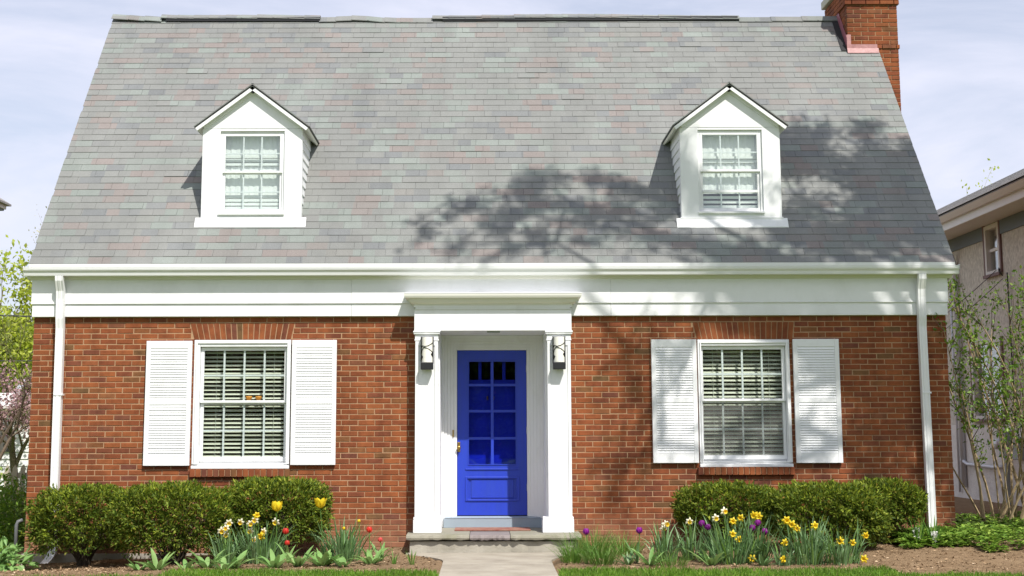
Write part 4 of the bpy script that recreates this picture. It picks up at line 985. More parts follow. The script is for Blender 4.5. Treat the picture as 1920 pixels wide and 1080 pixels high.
# white garage far back on the left
ga = thing('garage', 'white sided garage far behind the picket fence at the left edge', 'garage', (-13.4, 20, 0)); K = lambda o: keep(o, ga)
for i in range(11): K(MB().prism([(17.985, .0 + i * .18), (17.97, .0 + i * .18), (17.995, .178 + i * .18), (18.0, .178 + i * .18)], -15.4, -9.7).build('siding_board', M['garage']))
K(MB().box(-15.4, -9.7, 18.001, 22, -.3, 1.99).build('wall', M['garage'])); K(MB().prism([(17.7, 1.995), (17.7, 2.07), (20, 2.45), (22.3, 2.07), (22.3, 1.995)], -15.7, -9.4).build('roof', M['taupe']))
K(MB().box(-13.2, -12.1, 17.94, 17.969, .9, 1.6).build('window', M['dark']))
# picket fence at the left side of the house
fe = thing('picket_fence', 'weathered wooden picket fence beside the left corner of the brick house', 'fence', (-7.2, 3.2, 0)); K = lambda o: keep(o, fe)
me = MB().prism([(-.035, 0), (.035, 0), (.035, 1.02), (0, 1.08), (-.035, 1.02)], 0, .018, 'y').mesh('picket', M['fencewood'])
for i in range(26):
    o = inst('picket', me, None, Matrix.Translation((-8.7 + i * .115, 3.2, -.1 + R.uniform(-.01, .01))) @ Matrix.Rotation(R.uniform(-.02, .02), 4, 'Y')); keep(o, fe)
for z in (.15, .78): K(MB().box(-8.8, -5.62, 3.2185, 3.26, z, z + .08).build('rail', M['fencewood']))
for x in (-8.75, -7.2, -5.7): K(MB().box(x - .045, x + .045, 3.261, 3.35, -.2, 1.05).build('post', M['fencewood']))
wires('power_line', 'thin dark power line crossing the leafy tree at the left edge', [(-16, 20, 4.70), (-5.4, 20.5, 4.50)], .022, .1)
wires('power_line', 'faint lower wire crossing the blossom at the left edge', [(-16, 21, 3.4), (-5.4, 21.5, 3.6)], .014, .1)
gpp = thing('gas_pipe', 'grey pipe stub standing at the left foot of the brick wall', 'pipe', (-5.68, -.05, -.13))
keep(MB().tube([(-5.68, -.03, -.15), (-5.68, -.03, .34), (-5.67, -.01, .38), (-5.62, .01, .40)], .022, 8).build('riser', M['pipegrey'], None, True), gpp)

# ------------------------------------------------------------------ vegetation helpers
def grow(start, direc, length, radius, depth, segs, tips, rnd, spread=.6, up=.15, shrink=.72, nseg=4, kids=(2, 3)):
    """recursive branching; segs collects (points, radii), tips collects twig points"""
    p = Vector(start); d = Vector(direc).normalized(); pts = [p.copy()]; rs = [radius]
    for i in range(nseg):
        d = (d + Vector((rnd.gauss(0, .13), rnd.gauss(0, .13), rnd.gauss(0, .1) + up * .25))).normalized()
        p = p + d * (length / nseg); pts.append(p.copy()); rs.append(radius * (1 - .42 * (i + 1) / nseg))
        if depth <= 1: tips.append((p.copy(), d.copy()))
    segs.append((pts, rs))
    if depth <= 0: return
    for k in range(rnd.randint(*kids)):
        i = rnd.randint(max(1, nseg - 2), nseg)
        a = Vector((rnd.gauss(0, 1), rnd.gauss(0, 1), rnd.gauss(0, .6))); a = (a - d * a.dot(d)).normalized()
        nd = (d + a * spread * rnd.uniform(.7, 1.4) + Vector((0, 0, up))).normalized()
        grow(pts[i], nd, length * shrink * rnd.uniform(.8, 1.2), rs[i] * .68, depth - 1, segs, tips, rnd, spread, up, shrink, nseg, kids)
def branch_mesh(segs, k0=7):
    b = MB()
    for pts, rs in segs: b.tube(pts, [max(r, .0035) for r in rs], k0 if rs[0] > .05 else 4, False)
    return b
def leaf_spread(tips, per, sig, seed):
    r = np.random.default_rng(seed); P = np.array([t[0] for t in tips]); Dd = np.array([t[1] for t in tips])
    idx = np.repeat(np.arange(len(P)), per); n = len(idx)
    C = P[idx] + r.normal(size=(n, 3)) * sig
    D = Dd[idx] * .5 + r.normal(size=(n, 3)) * .8; Nn = r.normal(size=(n, 3)) + np.array([0, 0, .8])
    return C, D, Nn, r
def tree(name, label, base, h, rad0, seed, leafmat, per, sig, ln, depth=4, trunk=.35, spread=.55, up=.2, mat='bark', lean=(0, 0, 1), shrink=.72, kids=(2, 3), group=None, frac=1., wdr=.6):
    rnd = random.Random(seed); t = thing(name, label, 'tree', base, group); segs = []; tips = []
    grow(base, lean, h * trunk, rad0, depth, segs, tips, rnd, spread, up, shrink, kids=kids)
    keep(branch_mesh(segs).build('trunk', M[mat]), t)
    if frac < 1: tips = [x for x in tips if rnd.random() < frac]
    C, D, Nn, r = leaf_spread(tips, per, sig, seed)
    L_ = ln * r.uniform(.6, 1.3, len(C)); leaves('crown', C, D, Nn, L_, L_ * wdr, M[leafmat], t)
    return t

# ------------------------------------------------------------------ yew bushes
def yew(label, cx, cy, a, b, z0, z1, seed, n=21000, top=.25):
    zg = g(cx, cy); t = thing('yew_bush', label, 'bush', (cx, cy, zg), 'clipped yew bushes along the front wall')
    r = np.random.default_rng(seed); rnd = random.Random(seed)
    d = rdirs(n * 2); d = d[d[:, 2] > -.75][:n]; m = len(d)
    # rounded-box radius with lumps
    e = 3.3; q = (np.abs(d) ** e).sum(1) ** (-1 / e)
    lump = 1 + .10 * np.sin(d[:, 0] * 9 + seed) * np.cos(d[:, 1] * 8 + d[:, 2] * 7) + .07 * np.sin(d[:, 0] * 21 + d[:, 2] * 17 + seed)
    dep = 1 - np.abs(r.normal(0, .13, m)) - .0
    cen = np.array([cx, cy, (z0 + z1) / 2]); half = np.array([a, b, (z1 - z0) / 2])
    P = cen + d * (q * lump * dep)[:, None] * half
    low = P[:, 2] < z0 + .16
    P = P[~(low & (r.random(m) < .55))]; m = len(P)
    out = (P - cen) / half; out /= np.linalg.norm(out, axis=1, keepdims=True)
    D = out * .7 + r.normal(size=(m, 3)) * .55 + np.array([0, 0, .22])
    Nn = np.array([0, 0, 1.]) + r.normal(size=(m, 3)) * .5 + out * .35
    L_ = r.uniform(.028, .062, m)
    hole = np.sin(P[:, 0] * 23 + seed) * np.sin(P[:, 2] * 27 + seed * 2) * np.sin(P[:, 1] * 21) + .35 * np.sin(P[:, 0] * 51) * np.cos(P[:, 2] * 47)
    rr_ = np.linalg.norm((P - cen) / half, axis=1); keepm = ~((hole < -.38) & (r.random(m) < .8))
    P, D, Nn, L_, out = P[keepm], D[keepm], Nn[keepm], L_[keepm], out[keepm]; m = len(P)
    new = (r.random(m) < .14 + .30 * np.clip(out[:, 2], 0, 1)) & (P[:, 2] > z0 + .3 * (z1 - z0))
    leaves('foliage', P[~new], D[~new], Nn[~new], L_[~new], L_[~new] * .42, M['yew'], t)
    leaves('new_growth', P[new], D[new], Nn[new], L_[new] * 1.1, L_[new] * .4, M['yewnew'], t)
    # a few stray young shoots that break the clipped outline
    k = 260; dd = rdirs(k); dd[:, 2] = np.abs(dd[:, 2]); qq = (np.abs(dd) ** e).sum(1) ** (-1 / e)
    PP = cen + dd * (qq * 1.0)[:, None] * half
    stuff(leaves('shoots', PP, dd * .6 + np.array([0, 0, .7]) + r.normal(size=(k, 3)) * .3, dd + r.normal(size=(k, 3)), r.uniform(.05, .10, k), .016, M['yew'], t))
    segs = []
    for i in range(16):
        an = 2 * math.pi * i / 16 + rnd.uniform(-.2, .2); rr = rnd.uniform(.35, .85)
        e_ = Vector((cx + math.cos(an) * a * rr, cy + math.sin(an) * b * rr, z0 + (z1 - z0) * rnd.uniform(.35, .8)))
        s_ = Vector((cx + rnd.uniform(-.07, .07), cy + rnd.uniform(-.05, .05), zg - .03)); mdl = s_.lerp(e_, .45) + Vector((0, 0, -.03)) - Vector((math.cos(an), math.sin(an), 0)) * .06
        segs.append(([s_, mdl, e_], [.024, .016, .007]))
        for j in range(2):
            f_ = mdl.lerp(e_, rnd.uniform(.1, .7)); segs.append(([f_, f_ + Vector((rnd.uniform(-.2, .2), rnd.uniform(-.15, .15), rnd.uniform(.05, .25)))], [.009, .004]))
    keep(branch_mesh(segs).build('branches', M['core']), t)
yew('clipped yew bush at the left corner in front of the downspout', -4.66, -.72, .57, .46, .05, .80, 3)
yew('clipped yew bush below the left window, the middle of three', -3.55, -1.02, .67, .52, .05, .835, 5, 25000)
yew('clipped yew bush behind the yellow tulips left of the door', -2.46, -.56, .60, .44, .14, .875, 8)
yew('clipped yew bush nearest the door on the right side', 2.85, -.58, .58, .44, .24, .815, 12, 20000)
yew('clipped yew bush below the right shutter, the widest of three', 3.92, -.95, .62, .52, .14, .82, 14, 25000)
yew('clipped yew bush beside the right downspout with bare stems below', 4.70, -.46, .44, .40, .32, .84, 17, 17000)

# ------------------------------------------------------------------ bulbs and bed plants
def blade(mb, base, direc, length, width, bend, rnd, seg=5, twist=0.):
    """curved strap leaf with a shallow keel"""
    p = Vector(base); h = Vector((direc[0], direc[1], 0)); 
    if h.length < 1e-4: h = Vector((1, 0, 0))
    h.normalize(); ang = math.atan2(direc[2], Vector((direc[0], direc[1])).length); side = Vector((-h.y, h.x, 0))
    if twist: side = (side * math.cos(twist) + h * math.sin(twist)).normalized()
    V = []; F = []
    for i in range(seg + 1):
        t = i / seg; w = width * (.55 + 1.1 * t - 1.65 * t ** 2.4) if t < 1 else 0.0015
        w = max(w, .0015); dv = h * math.cos(ang) + Vector((0, 0, math.sin(ang)))
        nrm = Vector((-h.x * math.sin(ang), -h.y * math.sin(ang), math.cos(ang)))
        V += [p - side * w / 2, p - nrm * w * .18, p + side * w / 2]
        p = p + dv * (length / seg); ang -= bend / seg * (.4 + 1.2 * t)
    for i in range(seg):
        o = 3 * i; F += [(o, o + 1, o + 4, o + 3), (o + 1, o + 2, o + 5, o + 4)]
    mb.add(V, F)
def flower_daff(parent, pos, face, pm_, cm, size, rnd):
    """six petals round a frilled trumpet, facing 'face'"""
    f = Vector(face).normalized(); a = f.orthogonal().normalized(); b = f.cross(a); P = Vector(pos); mb = MB(); th0 = rnd.uniform(0, 1)
    for i in range(6):
        t = th0 + i * math.pi / 3; d = a * math.cos(t) + b * math.sin(t); s = f.cross(d)
        l = size * (1 if i % 2 else .93); c = -f * .006 * (i % 2)
        V = [P + c, P + d * l * .45 + s * l * .30 + f * .004 + c, P + d * l * .82 + s * l * .2 + f * .002 + c, P + d * l - f * l * .1 + c, P + d * l * .82 - s * l * .2 + f * .002 + c, P + d * l * .45 - s * l * .30 + f * .004 + c, P + d * l * .5 + f * .012 + c]
        mb.add(V, [(0, 1, 6), (1, 2, 6), (2, 3, 6), (3, 4, 6), (4, 5, 6), (5, 0, 6)])
    fl = mb.build('flower', pm_); keep2(fl, parent)
    tr = MB(); V = []; n = 10
    for (dist, r_) in ((.0, .22), (.25, .3), (.5, .34), (.62, .46)):
        for j in range(n):
            t = 2 * math.pi * j / n; rr = size * r_ * (1 + (.08 * (j % 2) if dist > .6 else 0)); V.append(P + f * size * dist * .9 + (a * math.cos(t) + b * math.sin(t)) * rr)
    tr.add(V, [(i * n + j, i * n + (j + 1) % n, (i + 1) * n + (j + 1) % n, (i + 1) * n + j) for i in range(3) for j in range(n)] + [tuple(range(n - 1, -1, -1))])
    o = tr.build('trumpet', cm); o.parent = fl
def keep2(o, root):
    o.parent = root; o.matrix_parent_inverse = Matrix.Translation(-Vector(root.location))
def daffodils(label, cx, cy, n, hmean, flowers, pmat, seed, spread=.16, extra=None):
    rnd = random.Random(seed); zg = g(cx, cy); t = thing('daffodil_clump', label, 'flowers', (cx, cy, zg), 'daffodil clumps in the beds')
    for i in range(int(n * 2.3)):
        an = rnd.uniform(0, 2 * math.pi); rr = spread * rnd.random() ** .6 * .8; bx, by = cx + math.cos(an) * rr, cy + math.sin(an) * rr * .7
        lean = rnd.uniform(.05, .5); a2 = an + rnd.gauss(0, .5); m = MB()
        blade(m, (bx, by, g(bx, by) - .02), (math.cos(a2) * lean, math.sin(a2) * lean, 1), hmean * rnd.uniform(.65, 1.5), rnd.uniform(.016, .026), rnd.uniform(.1, .9) if rnd.random() < .8 else rnd.uniform(1.4, 2.4), rnd, 6, rnd.uniform(-.6, .6))
        keep2(m.build('leaf', M['daff']), t)
    for k, (x, z) in enumerate(flowers):
        y = cy - .06 + rnd.uniform(-.06, .05); face = (rnd.uniform(-.6, .6), -1, rnd.uniform(-.35, .15)); P = Vector((x, y, z)); bx = cx + (x - cx) * .35
        top = P - Vector(face).normalized() * .02
        stem = MB().tube([(bx, cy, zg - .01), (bx + (x - bx) * .45, cy, zg + (z - zg) * .55), (x + rnd.uniform(-.01, .01), y + .045, max(z - .01, zg + .05) + .012), top], [.005, .005, .004, .004], 5)
        keep2(stem.build('stem', M['stemg']), t)
        pm_ = M[pmat] if isinstance(pmat, str) else M[pmat[k % len(pmat)]]
        flower_daff(t, P, face, pm_, M['petd'], rnd.uniform(.044, .054), rnd)
    return t
daffodils('white petalled daffodils in front of the middle left yew', -2.84, -1.5, 30, .30, [(-2.812, .466), (-2.836, .414), (-2.899, .379), (-2.855, .333)], 'petw', 1)
daffodils('large cream and yellow daffodil clump below the left yellow tulip', -2.50, -1.42, 52, .36, [(-2.699, .47), (-2.592, .452), (-2.517, .545), (-2.534, .493), (-2.596, .371), (-2.436, .371), (-2.477, .313), (-2.553, .272), (-2.314, .469)], ('petw', 'petw', 'pety', 'petw'), 2, .3)
daffodils('tall daffodil leaves with two small orange buds left of the step', -1.56, -1.45, 56, .38, [], 'pety', 3, .28)
daffodils('cream daffodil pair beside the purple tulip right of the step', 1.94, -1.72, 26, .34, [(1.957, .458), (1.939, .406)], 'petw', 4)
daffodils('single cream daffodil drooping left of the paired purple tulips', 2.26, -1.62, 26, .34, [(2.223, .482)], 'petw', 5)
daffodils('broad clump of yellow daffodils between the purple tulips', 2.64, -2.0, 54, .40, [(2.454, .539), (2.547, .612), (2.635, .508), (2.621, .377), (2.698, .315), (2.828, .12)], ('petw', 'petw', 'pety', 'pety', 'pety', 'pety'), 6, .26)
daffodils('yellow daffodils standing behind the three purple tulips', 2.90, -1.86, 36, .40, [(2.752, .532), (2.885, .562), (2.947, .546)], 'pety', 7, .22)
daffodils('yellow daffodil clump with three flowers in a slanting row', 3.42, -2.1, 50, .38, [(3.183, .522), (3.233, .483), (3.282, .439), (3.481, .466)], 'pety', 8, .26)
daffodils('rightmost yellow daffodil clump with one bloom hanging to the mulch', 3.76, -2.12, 42, .34, [(3.724, .31), (3.858, .293), (4.011, .365), (3.979, .125)], 'pety', 9, .24)
daffodils('short yellow daffodils with one bloom near the lawn edge', 3.13, -2.2, 14, .22, [(3.142, .298), (3.12, .135)], 'pety', 10, .12)
def tulip(label, x, y, z, pet, seed, size=.05, open_=.0, nl=3, group='tulips in the beds', leafmat='tulipleaf', ll=.26):
    rnd = random.Random(seed); zg = g(x, y); t = thing('tulip', label, 'tulip', (x, y, zg), group); bx = x + rnd.uniform(-.03, .03)
    keep2(MB().tube([(bx, y, zg - .02), ((x + bx) / 2 + .01, y, (z + zg) / 2), (x, y, z - size * .45)], [.006, .0055, .005], 6).build('stem', M['stemg']), t)
    P = Vector((x, y, z - size * .5)); fl = None
    for i in range(6):
        an = i * math.pi / 3 + rnd.uniform(-.1, .1); d = Vector((math.cos(an), math.sin(an), 0)); s = Vector((-d.y, d.x, 0)); inner = i % 2
        prof = [(.10, 0), (.40, .25), (.52 - .04 * inner, .55), (.48 + open_ * .5 - .05 * inner, .85), (.30 + open_ - .05 * inner, 1.12)]
        wid = [.15, .42, .46, .34, .03]; V = []
        for (r_, h_), w in zip(prof, wid):
            c = P + d * size * r_ * .95 + Vector((0, 0, h_ * size)); V += [c - s * size * w - d * size * w * .25, c + d * size * .04, c + s * size * w - d * size * w * .25]
        F = []
        for j in range(4): o = 3 * j; F += [(o, o + 1, o + 4, o + 3), (o + 1, o + 2, o + 5, o + 4)]
        keep2(MB().add(V, F).build('petal', M[pet], None, True), t)
    for i in range(nl):
        an = rnd.uniform(0, 2 * math.pi); m = MB(); lean = rnd.uniform(.25, .7)
        blade(m, (bx, y, zg - .01), (math.cos(an) * lean, math.sin(an) * lean, 1), ll * rnd.uniform(.7, 1.2), rnd.uniform(.035, .05), rnd.uniform(.3, 1.2), rnd, 6, rnd.uniform(-.5, .5)); keep2(m.build('leaf', M[leafmat], None, True), t)
tulip('tall yellow tulip above the cream daffodils', -2.301, -1.5, .638, 'pety', 21, .10, .26, 3)
tulip('wide open yellow tulip on a bare stem at the right end of the left yews', -1.82, -1.5, .672, 'pety', 22, .10, .42, 3)
tulip('upper red tulip beside the cream daffodil clump', -2.185, -1.6, .377, 'petr', 23, .062, .05)
tulip('lower red tulip beside the cream daffodil clump', -2.162, -1.62, .253, 'petr', 24, .050, .05)
tulip('red tulip in front of bare brick left of the step', -1.267, -1.6, .392, 'petr', 25, .056, .05)
tulip('small coral tulip closest to the left of the step', -1.146, -1.6, .283, 'petpk', 26, .048, .0, 3)
tulip('small orange bud high in the leaves left of the step', -1.401, -1.4, .473, 'pety', 27, .032, 0, 0)
tulip('small orange bud low in the leaves left of the step', -1.566, -1.4, .392, 'pety', 28, .034, .1, 0)
for i, (x, z, lab) in enumerate(((1.087, .389, 'purple tulip right beside the porch step'), (1.658, .399, 'lone purple tulip between the grass tuft and cream daffodils'), (2.341, .468, 'upper tulip of the purple pair'), (2.397, .431, 'lower tulip of the purple pair'), (2.875, .425, 'leftmost of the three grouped purple tulips'), (2.934, .475, 'highest of the three grouped purple tulips'), (3.003, .387, 'lowest and rightmost of the three grouped purple tulips'))):
    tulip(lab, x, -1.9 + (.05 if i == 2 else 0), z, 'petp', 30 + i, .062, .0, 4, leafmat='daff' if i % 2 else 'tulipleaf')
def leafy(label, x, y, n, ln, wd, seed, mat='tulipleaf', name='tulip_leaves', cat='plant', lean=(.5, 1.6), bend=(.4, 1.5)):
    rnd = random.Random(seed); t = thing(name, label, cat, (x, y, g(x, y)), 'leafy bed plants without flowers')
    if mat == 'tulipleaf': n = int(n * 1.5); ln *= 1.25; wd *= 1.2
    for i in range(n):
        an = 2 * math.pi * i / n + rnd.uniform(-.5, .5); m = MB(); le = rnd.uniform(*lean); bx, by = x + math.cos(an) * .02, y + math.sin(an) * .02
        blade(m, (bx, by, g(bx, by) - .01), (math.cos(an) * le, math.sin(an) * le, 1), ln * rnd.uniform(.65, 1.2), wd * rnd.uniform(.7, 1.2), rnd.uniform(*bend), rnd, 6, rnd.uniform(-.4, .4)); keep2(m.build('leaf', M[mat], None, True), t)
leafy('low broad green leaves at the left end of the bed below the first yew', -3.62, -2.2, 5, .16, .06, 41)
leafy('upright broad leaves poking from mulch below the left window', -3.42, -2.25, 7, .22, .065, 42)
leafy('small broad leaves beside the upright ones in the left bed', -3.12, -2.25, 6, .15, .055, 43)
leafy('curled pale tulip leaves in front of the middle left yew', -2.95, -2.05, 8, .24, .075, 44)
leafy('pale tulip leaves below the white daffodils', -2.66, -2.1, 8, .24, .07, 45)
leafy('low spreading leaves at the lawn edge below the white daffodils', -2.72, -2.32, 6, .16, .07, 46)
leafy('broad bent leaf rosette in front of the cream daffodils', -2.22, -2.1, 7, .22, .08, 47)
leafy('tulip leaves below the red pair at the lawn edge', -1.98, -2.0, 7, .20, .06, 48)
leafy('large pale leaf rosette in the middle of the left bed', -1.72, -2.0, 9, .22, .08, 49)
leafy('pale leaf rosette below the tall daffodil leaves', -1.50, -2.1, 7, .18, .07, 50)
leafy('broad leaves around the red tulip near the step', -1.22, -1.85, 9, .22, .06, 51)
leafy('tulip leaves without bloom right of the grass tuft', 1.52, -2.0, 9, .20, .05, 52, 'daff')
leafy('slim leaf plant below the lone purple tulip', 1.75, -2.05, 8, .22, .05, 53)
leafy('fleshy leaves under the purple pair', 2.38, -2.15, 9, .24, .05, 54)
leafy('dark leaf mound under the three purple tulips', 2.92, -2.2, 12, .18, .05, 55, 'daff')
leafy('narrow green sprout beside the step at the left', -.98, -1.85, 8, .17, .016, 56, 'tuft', lean=(.1, .5))
leafy('second narrow green sprout beside the walkway at the left', -.78, -1.9, 8, .17, .016, 57, 'tuft', lean=(.1, .5))
def tuft(label, x, y, n, ln, r0, seed, mat='tuft'):
    rnd = random.Random(seed); t = thing('grass_tuft', label, 'grass', (x, y, g(x, y)), 'grass tufts right of the step'); m = MB()
    for i in range(n):
        an = rnd.uniform(0, 6.283); rr = r0 * rnd.random() ** .5; bx, by = x + math.cos(an) * rr, y + math.sin(an) * rr; a2 = an + rnd.gauss(0, .4); le = rnd.uniform(.1, .9)
        blade(m, (bx, by, g(bx, by) - .01), (math.cos(a2) * le, math.sin(a2) * le, 1), ln * rnd.uniform(.5, 1.25), rnd.uniform(.005, .009), rnd.uniform(.3, 1.8), rnd, 4, rnd.uniform(-.7, .7))
    o = m.build('blades', M[mat]); keep2(o, t); stuff(o)
tuft('dense bright grass tuft right of the porch step', 1.24, -1.2, 320, .34, .14, 61)
tuft('lower dark grass tuft behind the lone purple tulip', 1.58, -1.0, 260, .24, .2, 62)
tuft('spiky grass tuft at the walkway edge right of the step', .95, -1.75, 200, .26, .12, 63)
tuft('loose grass tuft in front of the dense one', 1.25, -2.0, 200, .24, .14, 64)
tuft('thin grass tuft at the foot of the step on the right', .98, -1.15, 90, .30, .1, 65)
tuft('short grass patch below the cream daffodil pair', 1.95, -2.2, 150, .17, .16, 66)
# white hyacinths
for i, (x, z, lab) in enumerate(((4.929, .30, 'white hyacinth in front of the right downspout'), (5.11, .262, 'white hyacinth just right of the downspout foot'))):
    y = -1.0 - .02 * i; t = thing('hyacinth', lab, 'flower', (x, y, g(x, y)), 'white hyacinths'); r = np.random.default_rng(70 + i)
    keep2(MB().tube([(x, y, g(x, y) - .01), (x, y, z + .03)], .006, 6).build('stem', M['stemg']), t)
    n = 170; C = np.stack([x + r.normal(0, .012, n), y + r.normal(0, .012, n), z + r.uniform(-.065, .05, n)], 1); D = r.normal(size=(n, 3)); D[:, 2] *= .4
    leaves('florets', C, D, rdirs(n), .034, .02, M['hyac'], t); rnd = random.Random(70 + i)
    for j in range(18):
        an = rnd.uniform(0, 6.28); m = MB(); le = rnd.uniform(.1, .35); blade(m, (x + math.cos(an) * .03, y, g(x, y) - .01), (math.cos(an) * le, math.sin(an) * le, 1), rnd.uniform(.22, .38), .026, rnd.uniform(.1, .5), rnd, 5); keep2(m.build('leaf', M['tuft']), t)
# ground cover at the right corner, one mass of leaf rosettes
def cover(name, label, cat, n, fx, mat, ln, seed, per=7):
    r = np.random.default_rng(seed); C = []; D = []; Nn = []
    for i in range(n):
        x, y, h = fx(r); z = g(x, y) + h; k = r.integers(per - 2, per + 2)
        for j in range(k):
            an = 2 * math.pi * j / k + r.uniform(-.3, .3); C.append((x, y, z + r.uniform(-.02, .02))); D.append((math.cos(an), math.sin(an), r.uniform(-.15, .5))); Nn.append((r.normal(0, .2), r.normal(0, .2), 1))
    L_ = ln * r.uniform(.6, 1.25, len(C)); o = leaves(name, C, D, Nn, L_, L_ * .5, M[mat]); tag(o, label, cat); return stuff(o)
def fpach(r):
    x = r.uniform(4.75, 8.6); lo = -1.15 if x < 5.5 else -1.55; y = r.uniform(lo, .1 if x < 5.75 else 1.6); hm = .15 if x > 5.6 else .10
    return x, y, hm * min(1, (y - lo) / .25 + .25) * r.uniform(.35, 1.15)
cover('ground_cover', 'dense green ground cover below the leafing shrub at the right corner', 'ground cover', 2300, fpach, 'cover', .075, 81)
# leafy perennial at the left edge
def big_leaf_plant(name, label, x, y, n, ln, hh, rr, mat, seed, cat='plant'):
    r = np.random.default_rng(seed); zg = g(x, y); t = thing(name, label, cat, (x, y, zg)); d = rdirs(n); d[:, 2] = np.abs(d[:, 2])
    P = np.array([x, y, zg]) + d * np.array([rr, rr * .8, hh]) * (r.random(n) ** .4)[:, None]
    leaves('foliage', P, d + r.normal(size=(n, 3)) * .5 - np.array([0, 0, .3]), np.array([0, -.3, 1.]) + r.normal(size=(n, 3)) * .45, ln * r.uniform(.6, 1.3, n), ln * .42 * r.uniform(.7, 1.2, n), M[mat], t, .18, .2)
    s = MB(); rnd = random.Random(seed)
    for i in range(18): an = rnd.uniform(0, 6.28); s.tube([(x, y, zg - .02), (x + math.cos(an) * rr * .4, y + math.sin(an) * rr * .3, zg + hh * .5), (x + math.cos(an) * rr * .75, y + math.sin(an) * rr * .55, zg + hh * .8)], [.008, .006, .004], 4, False)
    keep2(s.build('stems', M['stemg']), t); return t
big_leaf_plant('leafy_perennial', 'bright green leafy perennial at the bottom left edge', -5.62, -1.15, 520, .13, .38, .52, 'tulipleaf', 91)
big_leaf_plant('leafy_perennial', 'darker leafy perennial behind the bright one at the left edge', -6.25, -.3, 520, .12, .55, .55, 'shrubleaf', 92)
big_leaf_plant('leafy_shrub', 'green shrub in front of the picket fence at the left', -6.35, 2.2, 1500, .09, 1.0, .6, 'shrubleaf', 93, 'bush')
big_leaf_plant('leafy_shrub', 'taller green shrub beside the picket fence at the left edge', -7.0, 2.6, 1500, .09, 1.15, .6, 'cover', 94, 'bush')
# mulch chips and lawn blades
def chips():
    r = np.random.default_rng(5); n = 12000; X = r.uniform(-6.2, 7.0, n); Y = r.uniform(-2.9, -.1, n)
    k = np.array([turf(x, y) < .5 and not (walk_half(y) and walk_half(y)[0] - .08 < x < walk_half(y)[1] + .08) for x, y in zip(X, Y)]); X, Y = X[k], Y[k]
    Z = np.array([g(x, y) for x, y in zip(X, Y)]) + r.uniform(.001, .009, len(X)); D = r.normal(size=(len(X), 3)); D[:, 2] *= .22
    Nn = r.normal(size=(len(X), 3)) * .35 + np.array([0, 0, 1]); L_ = r.uniform(.012, .05, len(X))
    o = leaves('mulch', np.stack([X, Y, Z], 1), D, Nn, L_, L_ * r.uniform(.25, .6, len(X)), M['mulch'], None, .3); tag(o, 'brown wood mulch covering the planting beds', 'mulch'); stuff(o)
chips()
def lawn():
    r = np.random.default_rng(6); n = 60000; X = r.uniform(-5.5, 6.5, n); Y = r.uniform(-3.6, -2.0, n)
    k = np.array([turf(x, y + .05 * math.sin(x * 9)) > .5 and not (walk_half(y)[0] - .02 < x < walk_half(y)[1] + .02) for x, y in zip(X, Y)]); X, Y = X[k], Y[k]
    Z = np.array([g(x, y) for x, y in zip(X, Y)]) - .005; m = len(X); D = r.normal(size=(m, 3)) * .35 + np.array([0, 0, 1])
    o = leaves('lawn_grass', np.stack([X, Y, Z], 1), D, r.normal(size=(m, 3)), r.uniform(.03, .075, m), r.uniform(.005, .009, m), M['grass'], None, .1, .15); tag(o, 'short bright green lawn grass along the front of the beds', 'grass'); stuff(o)
lawn()
# ------------------------------------------------------------------ shrub at the right corner: many upright canes with sparse young leaves
def cane_shrub(label, cx, cy, n, seed, h=(2.0, 3.1), spread=.7, per=5):
    rnd = random.Random(seed); t = thing('leafing_shrub', label, 'bush', (cx, cy, g(cx, cy))); segs = []; dsegs = []; tips = []
    for i in range(n):
        bx, by = cx + rnd.gauss(0, .16), cy + rnd.gauss(0, .16); p = Vector((bx, by, g(bx, by) - .03)); an = rnd.uniform(0, 6.28)
        d = Vector((math.cos(an) * spread * rnd.uniform(.1, .5), math.sin(an) * spread * .35, 1)).normalized(); L_ = rnd.uniform(*h); pts = [p.copy()]; rs = [rnd.uniform(.012, .024)]
        r0 = rs[0]
        for k in range(9):
            d = (d + Vector((rnd.gauss(0, .06) + math.cos(an) * .03, rnd.gauss(0, .06), .0))).normalized(); p = p + d * L_ / 9; pts.append(p.copy()); rs.append(r0 * (1 - .085 * (k + 1)))
            if k > 2:
                for q in range(rnd.randint(1, 2)):
                    a2 = rnd.uniform(0, 6.28); d2 = (d * .8 + Vector((math.cos(a2), math.sin(a2), .25)) * .7).normalized(); tl = rnd.uniform(.2, .55); tw = [p.copy()]
                    for j in range(3):
                        d2 = (d2 + Vector((rnd.gauss(0, .15), rnd.gauss(0, .15), .1))).normalized(); tw.append(tw[-1] + d2 * tl / 3); tips.append((tw[-1].copy(), d2.copy()))
                    dsegs.append((tw, [.006, .005, .004, .003]))
        segs.append((pts, rs)); tips.append((p.copy(), d.copy()))
    keep(branch_mesh(segs, 6).build('canes', M['twig']), t); stuff(keep(branch_mesh(dsegs).build('twigs', M['twigd']), t))
    C, D, Nn, r = leaf_spread(tips, per, .045, seed); L_ = r.uniform(.03, .075, len(C)); leaves('foliage', C, D, Nn, L_, L_ * .55, M['shrubleaf'], t)
cane_shrub('tall leafing shrub with bare tan canes in front of the stucco wall', 6.95, .9, 22, 101, (2.2, 3.5), .8, 7)
cane_shrub('second leafing shrub of tan canes at the far right edge', 7.75, 1.5, 18, 102, (2.0, 3.3), .7, 7)
cane_shrub('slim young shrub with few canes near the right house corner', 6.4, .5, 9, 103, (1.8, 2.9), .8, 7)
